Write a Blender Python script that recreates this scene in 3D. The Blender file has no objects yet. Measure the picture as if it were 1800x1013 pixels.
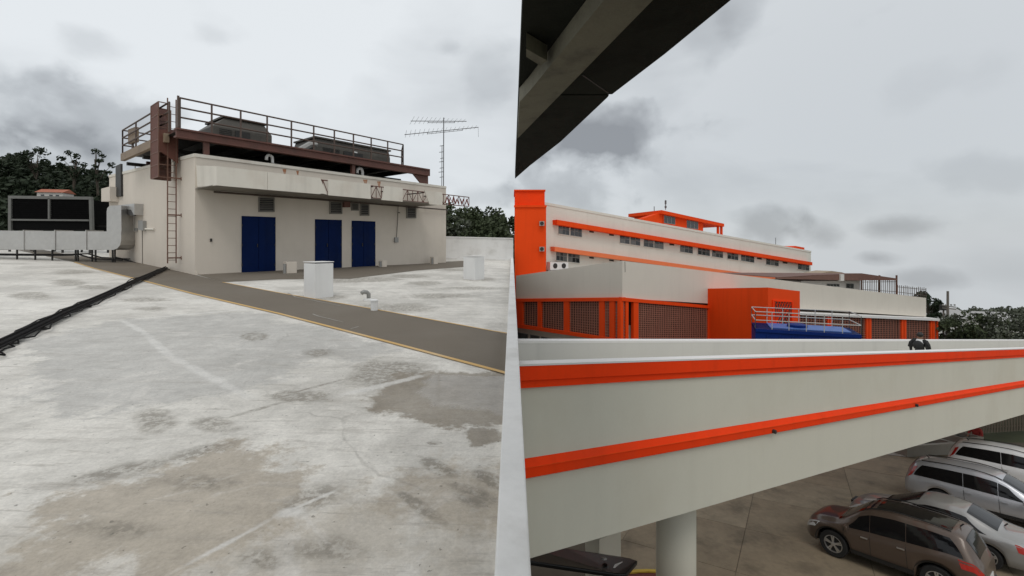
import bpy, math, random
from mathutils import Vector, Matrix
random.seed(7)
scene = bpy.context.scene
COL = scene.collection
rad = math.radians

# ------------------------------------------------------------------ camera
EYE, F, CX, H = 1.7, 800.0, 900.0, 435.0
cd = bpy.data.cameras.new('camera')
cam = bpy.data.objects.new('camera', cd); COL.objects.link(cam)
cam.location = (0, 0, EYE); cam.rotation_euler = (rad(90), 0, 0)
cd.sensor_fit = 'HORIZONTAL'; cd.sensor_width = 36; cd.lens = 36*F/1800
cd.shift_y = -71.5/1800; cd.clip_start = 0.05; cd.clip_end = 6000
scene.camera = cam

# ------------------------------------------------------------------ pixel geometry
def ray(x, y): return Vector(((x-CX)/F, 1.0, (H-y)/F))
def pt(x, y, Y):
    r = ray(x, y)*Y
    return Vector((r.x, r.y, r.z+EYE))

# ------------------------------------------------------------------ world
SUN_AZ, SUN_EL = rad(176), rad(58)          # from behind left
world = bpy.data.worlds.new('World'); scene.world = world; world.use_nodes = True
wn, wl = world.node_tree.nodes, world.node_tree.links
wn.clear()
def N(nodes, typ, **kw):
    n = nodes.new(typ)
    for k, v in kw.items(): setattr(n, k, v)
    return n
out = N(wn, 'ShaderNodeOutputWorld'); bg = N(wn, 'ShaderNodeBackground'); wl.new(bg.outputs[0], out.inputs[0])
sky = N(wn, 'ShaderNodeTexSky', sky_type='NISHITA', sun_disc=False)
sky.sun_elevation = SUN_EL; sky.sun_rotation = SUN_AZ
skyv = N(wn, 'ShaderNodeVectorMath', operation='SCALE'); skyv.inputs['Scale'].default_value = 0.10
wl.new(sky.outputs[0], skyv.inputs[0])
tc = N(wn, 'ShaderNodeTexCoord')
DIR = tc.outputs['Generated']
def wmath(op, a, b=None, c=None, clamp=False):
    n = N(wn, 'ShaderNodeMath', operation=op); n.use_clamp = clamp
    for i, v in enumerate((a, b, c)):
        if v is None: continue
        if isinstance(v, (int, float)): n.inputs[i].default_value = v
        else: wl.new(v, n.inputs[i])
    return n.outputs[0]
def wdot(vec):
    n = N(wn, 'ShaderNodeVectorMath', operation='DOT_PRODUCT'); wl.new(DIR, n.inputs[0]); n.inputs[1].default_value = vec
    return n.outputs['Value']
def wnoise(scale, detail, rough, stretch=(1, 1, 2.2)):
    mp = N(wn, 'ShaderNodeMapping'); mp.inputs['Scale'].default_value = stretch; wl.new(DIR, mp.inputs[0])
    n = N(wn, 'ShaderNodeTexNoise'); n.inputs['Scale'].default_value = scale
    n.inputs['Detail'].default_value = detail; n.inputs['Roughness'].default_value = rough
    n.inputs['Distortion'].default_value = 0.3
    wl.new(mp.outputs[0], n.inputs['Vector']); return n.outputs[0]
n_big = wnoise(2.2, 5, 0.5); n_mid = wnoise(6.0, 5, 0.5, (1, 1, 1.35)); n_fine = wnoise(15, 7, 0.52, (1, 1, 1.2))
warp = wmath('ADD', wmath('MULTIPLY', wmath('SUBTRACT', n_mid, 0.5), 3.0), wmath('MULTIPLY', wmath('SUBTRACT', n_fine, 0.5), 1.3))
dark = wmath('MULTIPLY', wmath('SUBTRACT', n_big, 0.47), 0.9, clamp=True)
dark = wmath('MULTIPLY', dark, wmath('ADD', 0.35, wmath('MULTIPLY', n_mid, 1.0)))
bank = wdot((0.62, 0.74, -0.1))                      # a thicker, greyer deck to the right
dark = wmath('ADD', dark, wmath('MULTIPLY', wmath('SUBTRACT', bank, 0.50), 0.62, clamp=True))
CLOUDS = [  # the separate darker clouds under the deck: centre, half width, half height, darkness
    (190, 225, 170, 70, 0.48), (90, 285, 190, 55, 0.50), (30, 190, 130, 70, .3), (155, 70, 80, 30, 0.20), (385, 68, 45, 20, 0.14),
    (1075, 240, 120, 52, 0.62), (985, 330, 90, 50, 0.40), (1010, 265, 90, 40, 0.35), (1240, 50, 60, 50, 0.18), (1300, 20, 40, 45, 0.2),
    (1340, 400, 75, 32, 0.40), (1440, 412, 60, 26, 0.36), (1570, 400, 90, 26, 0.42), (1540, 455, 45, 15, 0.38),
    (845, 140, 80, 60, 0.16), (790, 85, 30, 16, 0.16), (1620, 490, 90, 18, 0.28), (860, 345, 70, 22, 0.2), (1730, 300, 130, 40, 0.14),
    (1660, 150, 140, 40, 0.06)]
for (x, y, rx, ry, dk) in CLOUDS:
    v = ray(x, y).normalized()
    tx = Vector((v.y, -v.x, 0)).normalized(); tz = tx.cross(v).normalized()
    k = 1/ray(x, y).length
    ca = max(v.y, .2)
    a = wmath('MULTIPLY', wdot(tx), F/(rx*k*ca)); b = wmath('MULTIPLY', wdot(tz), F/(ry*k))
    r = wmath('SQRT', wmath('ADD', wmath('MULTIPLY', a, a), wmath('MULTIPLY', b, b)))
    r = wmath('ADD', r, warp)
    mr = N(wn, 'ShaderNodeMapRange', interpolation_type='SMOOTHSTEP'); wl.new(r, mr.inputs[0])
    mr.inputs[1].default_value = 0.15; mr.inputs[2].default_value = 1.25; mr.inputs[3].default_value = dk*0.88; mr.inputs[4].default_value = 0
    front = wmath('GREATER_THAN', wdot(v), 0.3)
    dark = wmath('ADD', dark, wmath('MULTIPLY', mr.outputs[0], front))
dark = wmath('MINIMUM', dark, 0.9)
ramp = N(wn, 'ShaderNodeValToRGB')
e = ramp.color_ramp.elements
e[0].position = 0; e[0].color = (0.83, 0.865, 0.89, 1)
e[1].position = 0.9; e[1].color = (0.30, 0.315, 0.335, 1)
m_ = e.new(0.35); m_.color = (0.555, 0.585, 0.61, 1)
wl.new(dark, ramp.inputs[0])
mix = N(wn, 'ShaderNodeMix', data_type='RGBA'); mix.inputs[0].default_value = 0.93
wl.new(skyv.outputs[0], mix.inputs[6]); wl.new(ramp.outputs[0], mix.inputs[7])
world.cycles.sampling_method = 'MANUAL'; world.cycles.sample_map_resolution = 256
wl.new(mix.outputs[2], bg.inputs['Color']); bg.inputs['Strength'].default_value = 1.0

sl = bpy.data.lights.new('sun', 'SUN'); sl.energy = 0.8; sl.angle = rad(25); sl.color = (1, 0.96, 0.9)
sun = bpy.data.objects.new('sun', sl); COL.objects.link(sun)
sdir = Vector((math.sin(SUN_AZ)*math.cos(SUN_EL), math.cos(SUN_AZ)*math.cos(SUN_EL), math.sin(SUN_EL)))
sun.rotation_euler = sdir.to_track_quat('Z', 'Y').to_euler(); sun.location = (-20, -30, 60)
vs = scene.view_settings
vs.view_transform = 'Standard'; vs.look = 'None'; vs.exposure = 0; vs.gamma = 1; vs.use_curve_mapping = False
scene.cycles.max_bounces = 5; scene.cycles.diffuse_bounces = 3; scene.cycles.glossy_bounces = 3; scene.cycles.transparent_max_bounces = 6; scene.cycles.use_denoising = True

# ------------------------------------------------------------------ materials
MATS = {}
def mat(name, col, rough=0.7, var=0.12, scale=1.2, bump=0.15, metal=0.0, streak=0.0, dirt=None, dirt_amt=0.0, fine=18.0, coat=0.0, spec=0.5, alpha=1.0):
    if name in MATS: return MATS[name]
    m = bpy.data.materials.new(name); m.use_nodes = True
    nt = m.node_tree; nn, ll = nt.nodes, nt.links
    p = nn['Principled BSDF']
    p.inputs['Roughness'].default_value = rough; p.inputs['Metallic'].default_value = metal
    p.inputs['Specular IOR Level'].default_value = spec
    p.inputs['Coat Weight'].default_value = coat; p.inputs['Alpha'].default_value = alpha
    t = N(nn, 'ShaderNodeTexCoord')
    def noise(sc, det, stretch=(1, 1, 1)):
        mp = N(nn, 'ShaderNodeMapping'); mp.inputs['Scale'].default_value = stretch; ll.new(t.outputs['Object'], mp.inputs[0])
        n = N(nn, 'ShaderNodeTexNoise'); n.inputs['Scale'].default_value = sc; n.inputs['Detail'].default_value = det
        n.inputs['Roughness'].default_value = 0.6; ll.new(mp.outputs[0], n.inputs['Vector']); return n.outputs[0]
    def ma(op, a, b, clamp=False):
        n = N(nn, 'ShaderNodeMath', operation=op); n.use_clamp = clamp
        for i, v in enumerate((a, b)):
            if isinstance(v, (int, float)): n.inputs[i].default_value = v
            else: ll.new(v, n.inputs[i])
        return n.outputs[0]
    f = ma('ADD', ma('MULTIPLY', ma('SUBTRACT', noise(scale, 5), 0.5), 2*var), ma('MULTIPLY', ma('SUBTRACT', noise(fine, 4), 0.5), var))
    if streak: f = ma('SUBTRACT', f, ma('MULTIPLY', ma('SUBTRACT', noise(1.6, 5, (1.4, 1.4, 0.10)), 0.52, True), streak*4))
    f = ma('ADD', f, 1.0)
    mx = N(nn, 'ShaderNodeVectorMath', operation='SCALE'); mx.inputs[0].default_value = col[:3]; ll.new(f, mx.inputs['Scale'])
    c = mx.outputs[0]
    if dirt:
        dm = N(nn, 'ShaderNodeMix', data_type='RGBA'); ll.new(c, dm.inputs[6]); dm.inputs[7].default_value = (*dirt, 1)
        k = ma('MULTIPLY', ma('SUBTRACT', noise(scale*0.8, 7), 0.5, True), 5*dirt_amt, True); ll.new(k, dm.inputs[0]); c = dm.outputs[2]
    ll.new(c, p.inputs['Base Color'])
    if bump:
        b = N(nn, 'ShaderNodeBump'); b.inputs['Strength'].default_value = bump; b.inputs['Distance'].default_value = 0.02
        ll.new(noise(fine*1.5, 6), b.inputs['Height']); ll.new(b.outputs[0], p.inputs['Normal'])
    MATS[name] = m
    return m

def leafmat(name, col):
    if name in MATS: return MATS[name]
    m = mat(name, col, 0.7, 0.55, 0.6, 0, spec=0.25, fine=7.0)
    return m
W_WALL = mat('plant_room_paint', (0.625, 0.56, 0.48), 0.8, 0.05, 0.7, 0.12, streak=0.05, dirt=(0.44, 0.39, 0.32), dirt_amt=0.30)
W_FASC = mat('fascia_paint', (0.66, 0.62, 0.545), 0.75, 0.05, 0.9, 0.1, streak=0.14, dirt=(0.40, 0.30, 0.22), dirt_amt=0.25)
W_BLOCK = mat('block_paint', (0.72, 0.715, 0.70), 0.75, 0.05, 2.0, 0.15, streak=0.12)
PARAPET = mat('parapet_paint', (0.72, 0.71, 0.69), 0.8, 0.10, 1.4, 0.2, streak=0.08, dirt=(.42, .40, .36), dirt_amt=.45)
RUST = mat('oxide_red_steel', (0.115, 0.045, 0.032), 0.65, 0.3, 2.5, 0.2, dirt=(0.06, 0.035, 0.025), dirt_amt=0.5)
RUST_TAN = mat('tan_steel', (0.22, 0.16, 0.105), 0.65, 0.25, 2.0, 0.2, dirt=(0.10, 0.06, 0.04), dirt_amt=0.4)
RAIL = mat('railing_steel', (0.085, 0.055, 0.042), 0.6, 0.3, 4, 0.1)
MESHRED = mat('perforated_sheet', (0.13, 0.046, 0.03), 0.7, 0.2, 3, 0.1, alpha=0.86)
DARK = mat('dark_steel', (0.022, 0.02, 0.018), 0.6, 0.3, 2, 0.1)
BLACKPIPE = mat('black_pipe', (0.010, 0.009, 0.009), 0.7, 0.3, 3, 0.05, spec=.12)
GALV = mat('galvanised_sheet', (0.46, 0.45, 0.43), 0.36, 0.14, 1.5, 0.25, metal=0.65, fine=6)
GREYBOX = mat('grey_box', (0.30, 0.295, 0.28), 0.5, 0.1, 4, 0.05, metal=0.3)
BLUE = mat('blue_door_paint', (0.0015, 0.011, 0.062), 0.6, 0.25, 1.5, 0.15, streak=0.3, spec=.08, dirt=(.012, .02, .045), dirt_amt=.35)
LOUVRE = mat('louvre_grey', (0.20, 0.185, 0.16), 0.6, 0.15, 4, 0.05)
ACDARK = mat('unit_grey_brown', (0.062, 0.055, 0.045), 0.6, 0.2, 2, 0.08, dirt=(0.14, 0.12, 0.10), dirt_amt=0.3)
ANT = mat('antenna_metal', (0.10, 0.10, 0.10), 0.5, 0.2, 5, 0)
REDRAG = mat('faded_red_paint', (0.24, 0.035, 0.025), 0.7, 0.3, 6, 0.1)
ORANGE = mat('orange_paint', (0.80, 0.066, 0.007), 0.7, 0.08, 0.6, 0.06, streak=0.14, spec=.12)
ORANGE_D = mat('orange_red_trim_paint', (0.90, 0.052, 0.005), 0.7, 0.08, 0.8, 0.08, spec=.12, streak=.12, dirt=(.62, .06, .02), dirt_amt=.3)
ORANGE_P = mat('faded_orange_paint', (0.75, 0.17, 0.055), 0.7, 0.1, 0.8, 0.06)
W_MAIN = mat('campus_white_paint', (0.68, 0.66, 0.59), 0.8, 0.05, 0.4, 0.05, streak=0.07, spec=.3, dirt=(.56, .53, .46), dirt_amt=.3)
W_PODIUM = mat('podium_white_paint', (0.66, 0.61, 0.53), 0.8, 0.05, 0.35, 0.05, streak=0.05, spec=.3, dirt=(.54, .49, .42), dirt_amt=.3)
BRIDGE = mat('bridge_grey_white_paint', (0.62, 0.60, 0.51), 0.75, 0.05, 0.5, 0.07, streak=0.03, dirt=(0.54, 0.50, 0.40), dirt_amt=0.35, spec=.3)
BRIDGE_L = mat('bridge_lip_white', (0.74, 0.72, 0.70), 0.7, 0.05, 1, 0.05)
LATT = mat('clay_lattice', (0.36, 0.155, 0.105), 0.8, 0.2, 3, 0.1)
LATT_SHADED = mat('clay_lattice_shaded', (0.085, 0.035, 0.026), 0.85, 0.2, 2, 0.1)  # lattice clay darkened to paint the shade behind the bars
GLASS_B = mat('window_glass_pale', (0.13, 0.135, 0.13), 0.15, 0.3, 2, 0, spec=0.6); GLASS_C = mat('window_glass_black', (0.012, 0.013, 0.015), 0.1, 0.3, 2, 0, spec=0.5)
GLASSD = mat('window_glass', (0.035, 0.04, 0.045), 0.12, 0.25, 2, 0, spec=0.6)
FRAME = mat('window_frame', (0.22, 0.22, 0.21), 0.5, 0.1, 3, 0)
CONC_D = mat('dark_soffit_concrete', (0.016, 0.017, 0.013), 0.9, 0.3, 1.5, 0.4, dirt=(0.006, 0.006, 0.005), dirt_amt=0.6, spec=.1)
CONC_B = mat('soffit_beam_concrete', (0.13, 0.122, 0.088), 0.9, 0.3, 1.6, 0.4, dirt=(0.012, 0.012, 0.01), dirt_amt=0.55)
PAVE = mat('parking_concrete', (0.27, 0.215, 0.145), 0.8, 0.42, 0.9, 0.4, dirt=(0.10, 0.08, 0.055), dirt_amt=0.75, fine=7)
PAVE2 = mat('parking_concrete_worn', (0.29, 0.235, 0.162), 0.8, 0.42, 1.1, 0.4, dirt=(0.11, 0.09, 0.062), dirt_amt=0.7, fine=7)
YELLOW = mat('yellow_kerb_paint', (0.62, 0.42, 0.05), 0.7, 0.15, 3, 0.1)
MAROON = mat('maroon_paint', (0.16, 0.04, 0.03), 0.8, 0.2, 3, 0.1)
BLUE_T = mat('tank_blue_paint', (0.005, 0.024, 0.15), 0.5, 0.15, 1.5, 0.05, streak=0.15, spec=.12)
BLUE_L = mat('tank_lid_blue_paint', (0.05, 0.12, 0.36), 0.5, 0.15, 1.5, 0.05)
WHITE_R = mat('white_rail_paint', (0.44, 0.43, 0.40), 0.55, 0.12, 5, 0)
GRASS = mat('ground_earth', (0.075, 0.085, 0.045), 0.95, 0.4, 0.05, 0.2, dirt=(0.13, 0.11, 0.07), dirt_amt=0.4, fine=1.0)
BARK = mat('bark', (0.07, 0.055, 0.04), 0.9, 0.3, 5, 0.3)
LEAF_A = leafmat('leaf_dark', (0.022, 0.032, 0.016)); LEAF_B = leafmat('leaf_mid', (0.045, 0.058, 0.026)); LEAF_C = leafmat('leaf_grey_green', (0.10, 0.11, 0.08))
TERRA = mat('terracotta_roof', (0.34, 0.11, 0.06), 0.8, 0.2, 2, 0.1)
HOUSE_W = mat('house_wall', (0.55, 0.53, 0.50), 0.85, 0.1, 0.8, 0.05)
TIN = mat('sheet_metal_roof', (0.33, 0.32, 0.31), 0.6, 0.15, 1, 0.05)
WOODP = mat('pole_wood', (0.16, 0.14, 0.12), 0.85, 0.2, 4, 0.1)
REBAR = mat('rusty_rebar', (0.10, 0.075, 0.06), 0.8, 0.3, 5, 0)
PERG = mat('pergola_brown', (0.13, 0.06, 0.042), 0.7, 0.25, 2, 0.1)
PERG_T = mat('pergola_tan_sheet', (0.32, 0.245, 0.17), 0.75, 0.15, 2, 0.05)
TYRE = mat('tyre_rubber', (0.012, 0.012, 0.012), 0.85, 0.1, 5, 0.1)
RIM = mat('alloy_rim', (0.55, 0.55, 0.55), 0.3, 0.05, 5, 0, metal=0.8)
CARGLASS = mat('car_glass', (0.006, 0.006, 0.007), 0.08, 0.05, 2, 0, spec=0.35)
TRIM = mat('black_trim', (0.015, 0.015, 0.015), 0.5, 0.1, 5, 0)
TAIL = mat('tail_lamp_red', (0.45, 0.02, 0.012), 0.2, 0.1, 8, 0, coat=0.6)
HEAD = mat('head_lamp', (0.62, 0.63, 0.64), 0.15, 0.1, 8, 0, coat=0.8)
CAR_BROWN = mat('brown_metallic_paint', (0.098, 0.070, 0.054), 0.36, 0.04, 2, 0, metal=0.35, coat=0.5)
CAR_SILVER = mat('silver_metallic_paint', (0.46, 0.47, 0.50), 0.3, 0.03, 2, 0, metal=0.45, coat=0.8)
CAR_GREY = mat('pale_silver_paint', (0.30, 0.295, 0.285), 0.3, 0.03, 2, 0, metal=0.35, coat=0.8)
CAR_WHITE = mat('white_car_paint', (0.72, 0.72, 0.72), 0.3, 0.03, 2, 0, coat=0.8)
PLATE = mat('number_plate', (0.6, 0.6, 0.58), 0.5, 0.1, 8, 0)
SKIN = mat('skin', (0.30, 0.165, 0.105), 0.6, 0.06, 10, 0)
HAIR = mat('black_hair', (0.01, 0.008, 0.007), 0.55, 0.2, 20, 0.2)
JACKET = mat('black_jacket', (0.016, 0.017, 0.018), 0.8, 0.2, 6, 0.2)
SHIRT = mat('white_shirt', (0.72, 0.72, 0.72), 0.8, 0.05, 6, 0.1)
TROUS = mat('dark_trousers', (0.03, 0.035, 0.05), 0.85, 0.2, 6, 0.1)
REDSHIRT = mat('red_shirt', (0.32, 0.035, 0.03), 0.85, 0.15, 6, 0.1)
LAMPBLK = mat('gloss_black', (0.008, 0.008, 0.008), 0.3, 0.1, 6, 0, spec=.3)
SEAL = mat('sealant_white', (0.66, 0.65, 0.63), 0.8, 0.12, 1.5, 0.2, dirt=(0.45, 0.42, 0.38), dirt_amt=0.4)
WALKWAY = mat('walkway_membrane', (0.15, 0.125, 0.095), 0.85, 0.14, 0.6, 0.3, dirt=(0.24, 0.22, 0.19), dirt_amt=0.22, fine=30)
WLINE = mat('walkway_line_ochre', (0.58, 0.37, 0.14), 0.8, 0.15, 1.5, 0.15, dirt=(0.60, 0.50, 0.36), dirt_amt=0.5)

# ------------------------------------------------------------------ mesh helpers
def tag(o, label=None, cat=None, group=None, kind=None):
    if label: o['label'] = label
    if cat: o['category'] = cat
    if group: o['group'] = group
    if kind: o['kind'] = kind
    return o
def empty(name, loc, label=None, cat=None, group=None):
    o = bpy.data.objects.new(name, None); COL.objects.link(o); o.location = loc; o.empty_display_size = 0.2
    return tag(o, label, cat, group)
def wloc(o):
    v = Vector((0, 0, 0))
    while o is not None: v = v + Vector(o.location); o = o.parent
    return v
class G:
    def __init__(s): s.v = []; s.f = []
    def add(s, vs, fs):
        b = len(s.v); s.v += [Vector(v) for v in vs]; s.f += [tuple(i+b for i in f) for f in fs]; return s
    def quad(s, a, b, c, d): return s.add([a, b, c, d], [(0, 1, 2, 3)])
    def prism(s, pts, vec):
        n = len(pts); vec = Vector(vec); pts = [Vector(p) for p in pts]
        vs = pts+[p+vec for p in pts]
        fs = [tuple(range(n-1, -1, -1)), tuple(range(n, 2*n))]+[(i, (i+1) % n, n+(i+1) % n, n+i) for i in range(n)]
        return s.add(vs, fs)
    def box(s, c, sx, sy, sz, ax=None):
        X, Y, Z = ax or (Vector((1, 0, 0)), Vector((0, 1, 0)), Vector((0, 0, 1)))
        c = Vector(c); a, b, d = X*sx/2, Y*sy/2, Z*sz/2
        return s.prism([c-a-b-d, c+a-b-d, c+a+b-d, c-a+b-d], d*2)
    def tube(s, pts, r, seg=6, r1=None):
        pts = [Vector(p) for p in pts]; n = len(pts); rings = []; prev = None
        for i, p in enumerate(pts):
            t = ((pts[min(i+1, n-1)]-pts[max(i-1, 0)])).normalized()
            if prev is None:
                u = t.cross(Vector((0, 0, 1)));
                if u.length < 1e-3: u = t.cross(Vector((1, 0, 0)))
            else: u = prev-t*prev.dot(t)
            u.normalize(); prev = u; w = t.cross(u)
            rr = r if r1 is None else r+(r1-r)*i/(n-1)
            rings.append([p+(u*math.cos(2*math.pi*k/seg)+w*math.sin(2*math.pi*k/seg))*rr for k in range(seg)])
        vs = [q for R_ in rings for q in R_]; fs = []
        for i in range(n-1):
            for k in range(seg): fs.append((i*seg+k, i*seg+(k+1) % seg, (i+1)*seg+(k+1) % seg, (i+1)*seg+k))
        fs += [tuple(range(seg-1, -1, -1)), tuple((n-1)*seg+k for k in range(seg))]
        return s.add(vs, fs)
    def bar(s, a, b, w, h, up=Vector((0, 0, 1))):
        a, b = Vector(a), Vector(b); t = (b-a).normalized(); u = t.cross(up)
        if u.length < 1e-3: u = t.cross(Vector((1, 0, 0)))
        u.normalize(); q = u.cross(t).normalized()
        return s.prism([a-u*w/2-q*h/2, a+u*w/2-q*h/2, a+u*w/2+q*h/2, a-u*w/2+q*h/2], b-a)
    def lathe(s, prof, c, axis=Vector((0, 0, 1)), seg=20):
        c = Vector(c); u = axis.orthogonal().normalized(); w = axis.cross(u); n = len(prof); vs = []; fs = []
        for (r, h) in prof:
            for k in range(seg):
                a = 2*math.pi*k/seg; vs.append(c+axis*h+(u*math.cos(a)+w*math.sin(a))*r)
        for i in range(n-1):
            for k in range(seg): fs.append((i*seg+k, i*seg+(k+1) % seg, (i+1)*seg+(k+1) % seg, (i+1)*seg+k))
        fs += [tuple(range(seg-1, -1, -1)), tuple((n-1)*seg+k for k in range(seg))]
        return s.add(vs, fs)
    def build(s, name, m, parent=None, smooth=False, bevel=0.0, label=None, cat=None, group=None, kind=None):
        me = bpy.data.meshes.new(name)
        if parent is not None: o0 = wloc(parent)
        else:
            zs = min(v.z for v in s.v); cx = sum(v.x for v in s.v)/len(s.v); cy = sum(v.y for v in s.v)/len(s.v)
            o0 = Vector((cx, cy, zs))
        me.from_pydata([tuple(v-o0) for v in s.v], [], s.f); me.validate(); me.update()
        import bmesh
        bm = bmesh.new(); bm.from_mesh(me); bmesh.ops.recalc_face_normals(bm, faces=bm.faces); bm.to_mesh(me); bm.free()
        ms = m if isinstance(m, (list, tuple)) else [m]
        for q in ms: me.materials.append(q)
        if smooth:
            me.polygons.foreach_set('use_smooth', [True]*len(me.polygons))
        o = bpy.data.objects.new(name, me); COL.objects.link(o)
        if parent is not None: o.parent = parent
        else: o.location = o0
        if bevel:
            b = o.modifiers.new('bevel', 'BEVEL'); b.width = bevel; b.segments = 2; b.limit_method = 'ANGLE'
        return tag(o, label, cat, group, kind)

class Wall:
    """a vertical plane in plan: origin, direction along it and normal towards the viewer side"""
    def __init__(s, o, d):
        s.o = Vector(o[:2]); s.d = Vector(d[:2]).normalized()
        n = Vector((s.d.y, -s.d.x)); s.n = n if n.dot(-s.o) > 0 else -n
        s.n3 = Vector((s.n.x, s.n.y, 0)); s.d3 = Vector((s.d.x, s.d.y, 0))
    def at(s, x, y, off=0.0):
        r = ray(x, y); o = s.o+s.n*off; q = Vector((r.x, r.y))
        t = o.dot(s.n)/q.dot(s.n); return Vector((r.x*t, t, r.z*t+EYE))
    def uv(s, u, z, off=0.0):
        p = s.o+s.d*u+s.n*off; return Vector((p.x, p.y, z))
    def u(s, p): return (Vector((p.x, p.y))-s.o).dot(s.d)
    def shift(s, off): return Wall(s.o+s.n*off, s.d)
    def slab(s, g, px, off0, off1):
        """polygon given in photo points on the plane at off1, thickened back to off0"""
        return g.prism([s.at(x, y, off1) for (x, y) in px], -s.n3*(off1-off0))
# ================================================================== THE ROOF TERRACE (left)
SX, SY = -0.024, 0.0275                       # drainage falls of the roof slab
def roof_z(X, Y): return SX*X+SY*Y
def floor_pt(x, y, lift=0.0):
    r = ray(x, y); t = (EYE-lift)/(SY+SX*r.x-r.z)
    return Vector((r.x*t, t, EYE+r.z*t))
def on_roof(X, Y, lift=0.0): return Vector((X, Y, roof_z(X, Y)+lift))

def roof_material():
    m = bpy.data.materials.new('weathered_roof_coating'); m.use_nodes = True
    nn, ll = m.node_tree.nodes, m.node_tree.links; p = nn['Principled BSDF']
    geo = N(nn, 'ShaderNodeNewGeometry'); P = geo.outputs['Position']
    def noise(sc, det, rough=0.6, stretch=(1, 1, 1), rot=0, dist=0.0):
        mp = N(nn, 'ShaderNodeMapping'); mp.inputs['Scale'].default_value = stretch; mp.inputs['Rotation'].default_value = (0, 0, rot)
        ll.new(P, mp.inputs[0]); n = N(nn, 'ShaderNodeTexNoise'); n.inputs['Scale'].default_value = sc; n.inputs['Detail'].default_value = det
        n.inputs['Roughness'].default_value = rough; n.inputs['Distortion'].default_value = dist; ll.new(mp.outputs[0], n.inputs['Vector']); return n.outputs[0]
    def ma(op, a, b=None, clamp=False):
        n = N(nn, 'ShaderNodeMath', operation=op); n.use_clamp = clamp
        for i, v in enumerate((a, b)):
            if v is None: continue
            if isinstance(v, (int, float)): n.inputs[i].default_value = v
            else: ll.new(v, n.inputs[i])
        return n.outputs[0]
    def step(v, a, b, o0=0.0, o1=1.0):
        n = N(nn, 'ShaderNodeMapRange', interpolation_type='SMOOTHSTEP'); ll.new(v, n.inputs[0])
        for i, q in enumerate((a, b, o0, o1)): n.inputs[i+1].default_value = q
        return n.outputs[0]
    def mixc(c0, c1, f):
        n = N(nn, 'ShaderNodeMix', data_type='RGBA')
        for s_, c in ((6, c0), (7, c1)):
            if isinstance(c, tuple): n.inputs[s_].default_value = (*c, 1)
            else: ll.new(c, n.inputs[s_])
        ll.new(f, n.inputs[0]) if not isinstance(f, float) else setattr(n.inputs[0], 'default_value', f)
        return n.outputs[2]
    w1, w2, w3 = noise(0.9, 7, 0.65), noise(3.6, 8, 0.68), noise(15, 7, 0.7)
    def cen(n, k): return ma('MULTIPLY', ma('SUBTRACT', n, 0.5), k)
    wob = ma('ADD', ma('ADD', cen(w1, 1.5), cen(w2, 1.5)), cen(w3, 1.2))
    wobm = ma('ADD', ma('ADD', cen(w1, 1.0), cen(w2, 0.8)), cen(w3, 0.55))        # the same, in metres
    def dotp(v, c):
        sb = N(nn, 'ShaderNodeVectorMath', operation='SUBTRACT'); ll.new(P, sb.inputs[0]); sb.inputs[1].default_value = c
        d = N(nn, 'ShaderNodeVectorMath', operation='DOT_PRODUCT'); ll.new(sb.outputs[0], d.inputs[0]); d.inputs[1].default_value = v; return d.outputs['Value']
    def ell(c, ex, ey, soft):
        det = ex.x*ey.y-ex.y*ey.x
        a, b = dotp((ey.y/det, -ey.x/det, 0), c), dotp((-ex.y/det, ex.x/det, 0), c)
        r = ma('ADD', ma('SQRT', ma('ADD', ma('MULTIPLY', a, a), ma('MULTIPLY', b, b))), wob)
        return step(r, 1-soft, 1+soft, 1.0, 0.0)
    def blob(x, y, rx, ry, soft=0.35):
        c = floor_pt(x, y); return ell(c, floor_pt(x+rx, y)-c, floor_pt(x, y-ry)-c, soft)
    def line(x0, y0, x1, y1, w, soft=0.5):
        a, b = floor_pt(x0, y0), floor_pt(x1, y1); e = (b-a)/2; n = Vector((-e.y, e.x, 0)).normalized()*w; return ell((a+b)/2, e, n, soft)
    def poly(px, soft=0.12, k=1.0):
        q = [floor_pt(x, y) for x, y in px]; cx_ = sum(v.x for v in q)/len(q); cy_ = sum(v.y for v in q)/len(q); o = None
        for a, b in zip(q, q[1:]+q[:1]):
            n = Vector((-(b-a).y, (b-a).x, 0)).normalized()
            if n.x*(cx_-a.x)+n.y*(cy_-a.y) < 0: n = -n
            d = dotp(tuple(n), tuple(a)); o = d if o is None else ma('MINIMUM', o, d)
        return step(ma('ADD', o, ma('MULTIPLY', wobm, k)), -soft, soft)
    def union(lst, amt):
        o = None
        for q in lst: o = q if o is None else ma('MAXIMUM', o, q)
        return ma('MULTIPLY', o, amt)
    patch = step(noise(0.55, 9, 0.66, dist=0.5), 0.40, 0.62)
    c = mixc((0.69, 0.66, 0.605), (0.52, 0.495, 0.45), patch)
    c = mixc(c, (0.40, 0.39, 0.37), union([poly([(40, 600), (225, 562), (440, 548), (640, 602), (430, 690), (100, 735)]), poly([(500, 600), (560, 575), (690, 612), (640, 640)])], 0.58))
    c = mixc(c, (0.375, 0.32, 0.25), union([poly([(90, 868), (425, 775), (500, 830), (570, 890), (300, 1013), (40, 1030)], .1), poly([(650, 890), (770, 815), (900, 830), (900, 930), (790, 925)], .15)], 0.78))
    c = mixc(c, (0.42, 0.37, 0.30), union([poly([(330, 1020), (590, 870), (700, 880), (900, 960), (900, 1040)], .2), poly([(0, 1060), (0, 900), (250, 900), (640, 830), (900, 850), (900, 1060)], .5)], 0.60))
    c = mixc(c, (0.63, 0.60, 0.555), ma('MULTIPLY', step(noise(1.4, 10, 0.72, dist=1.0), 0.53, 0.66), 0.62))
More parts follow.
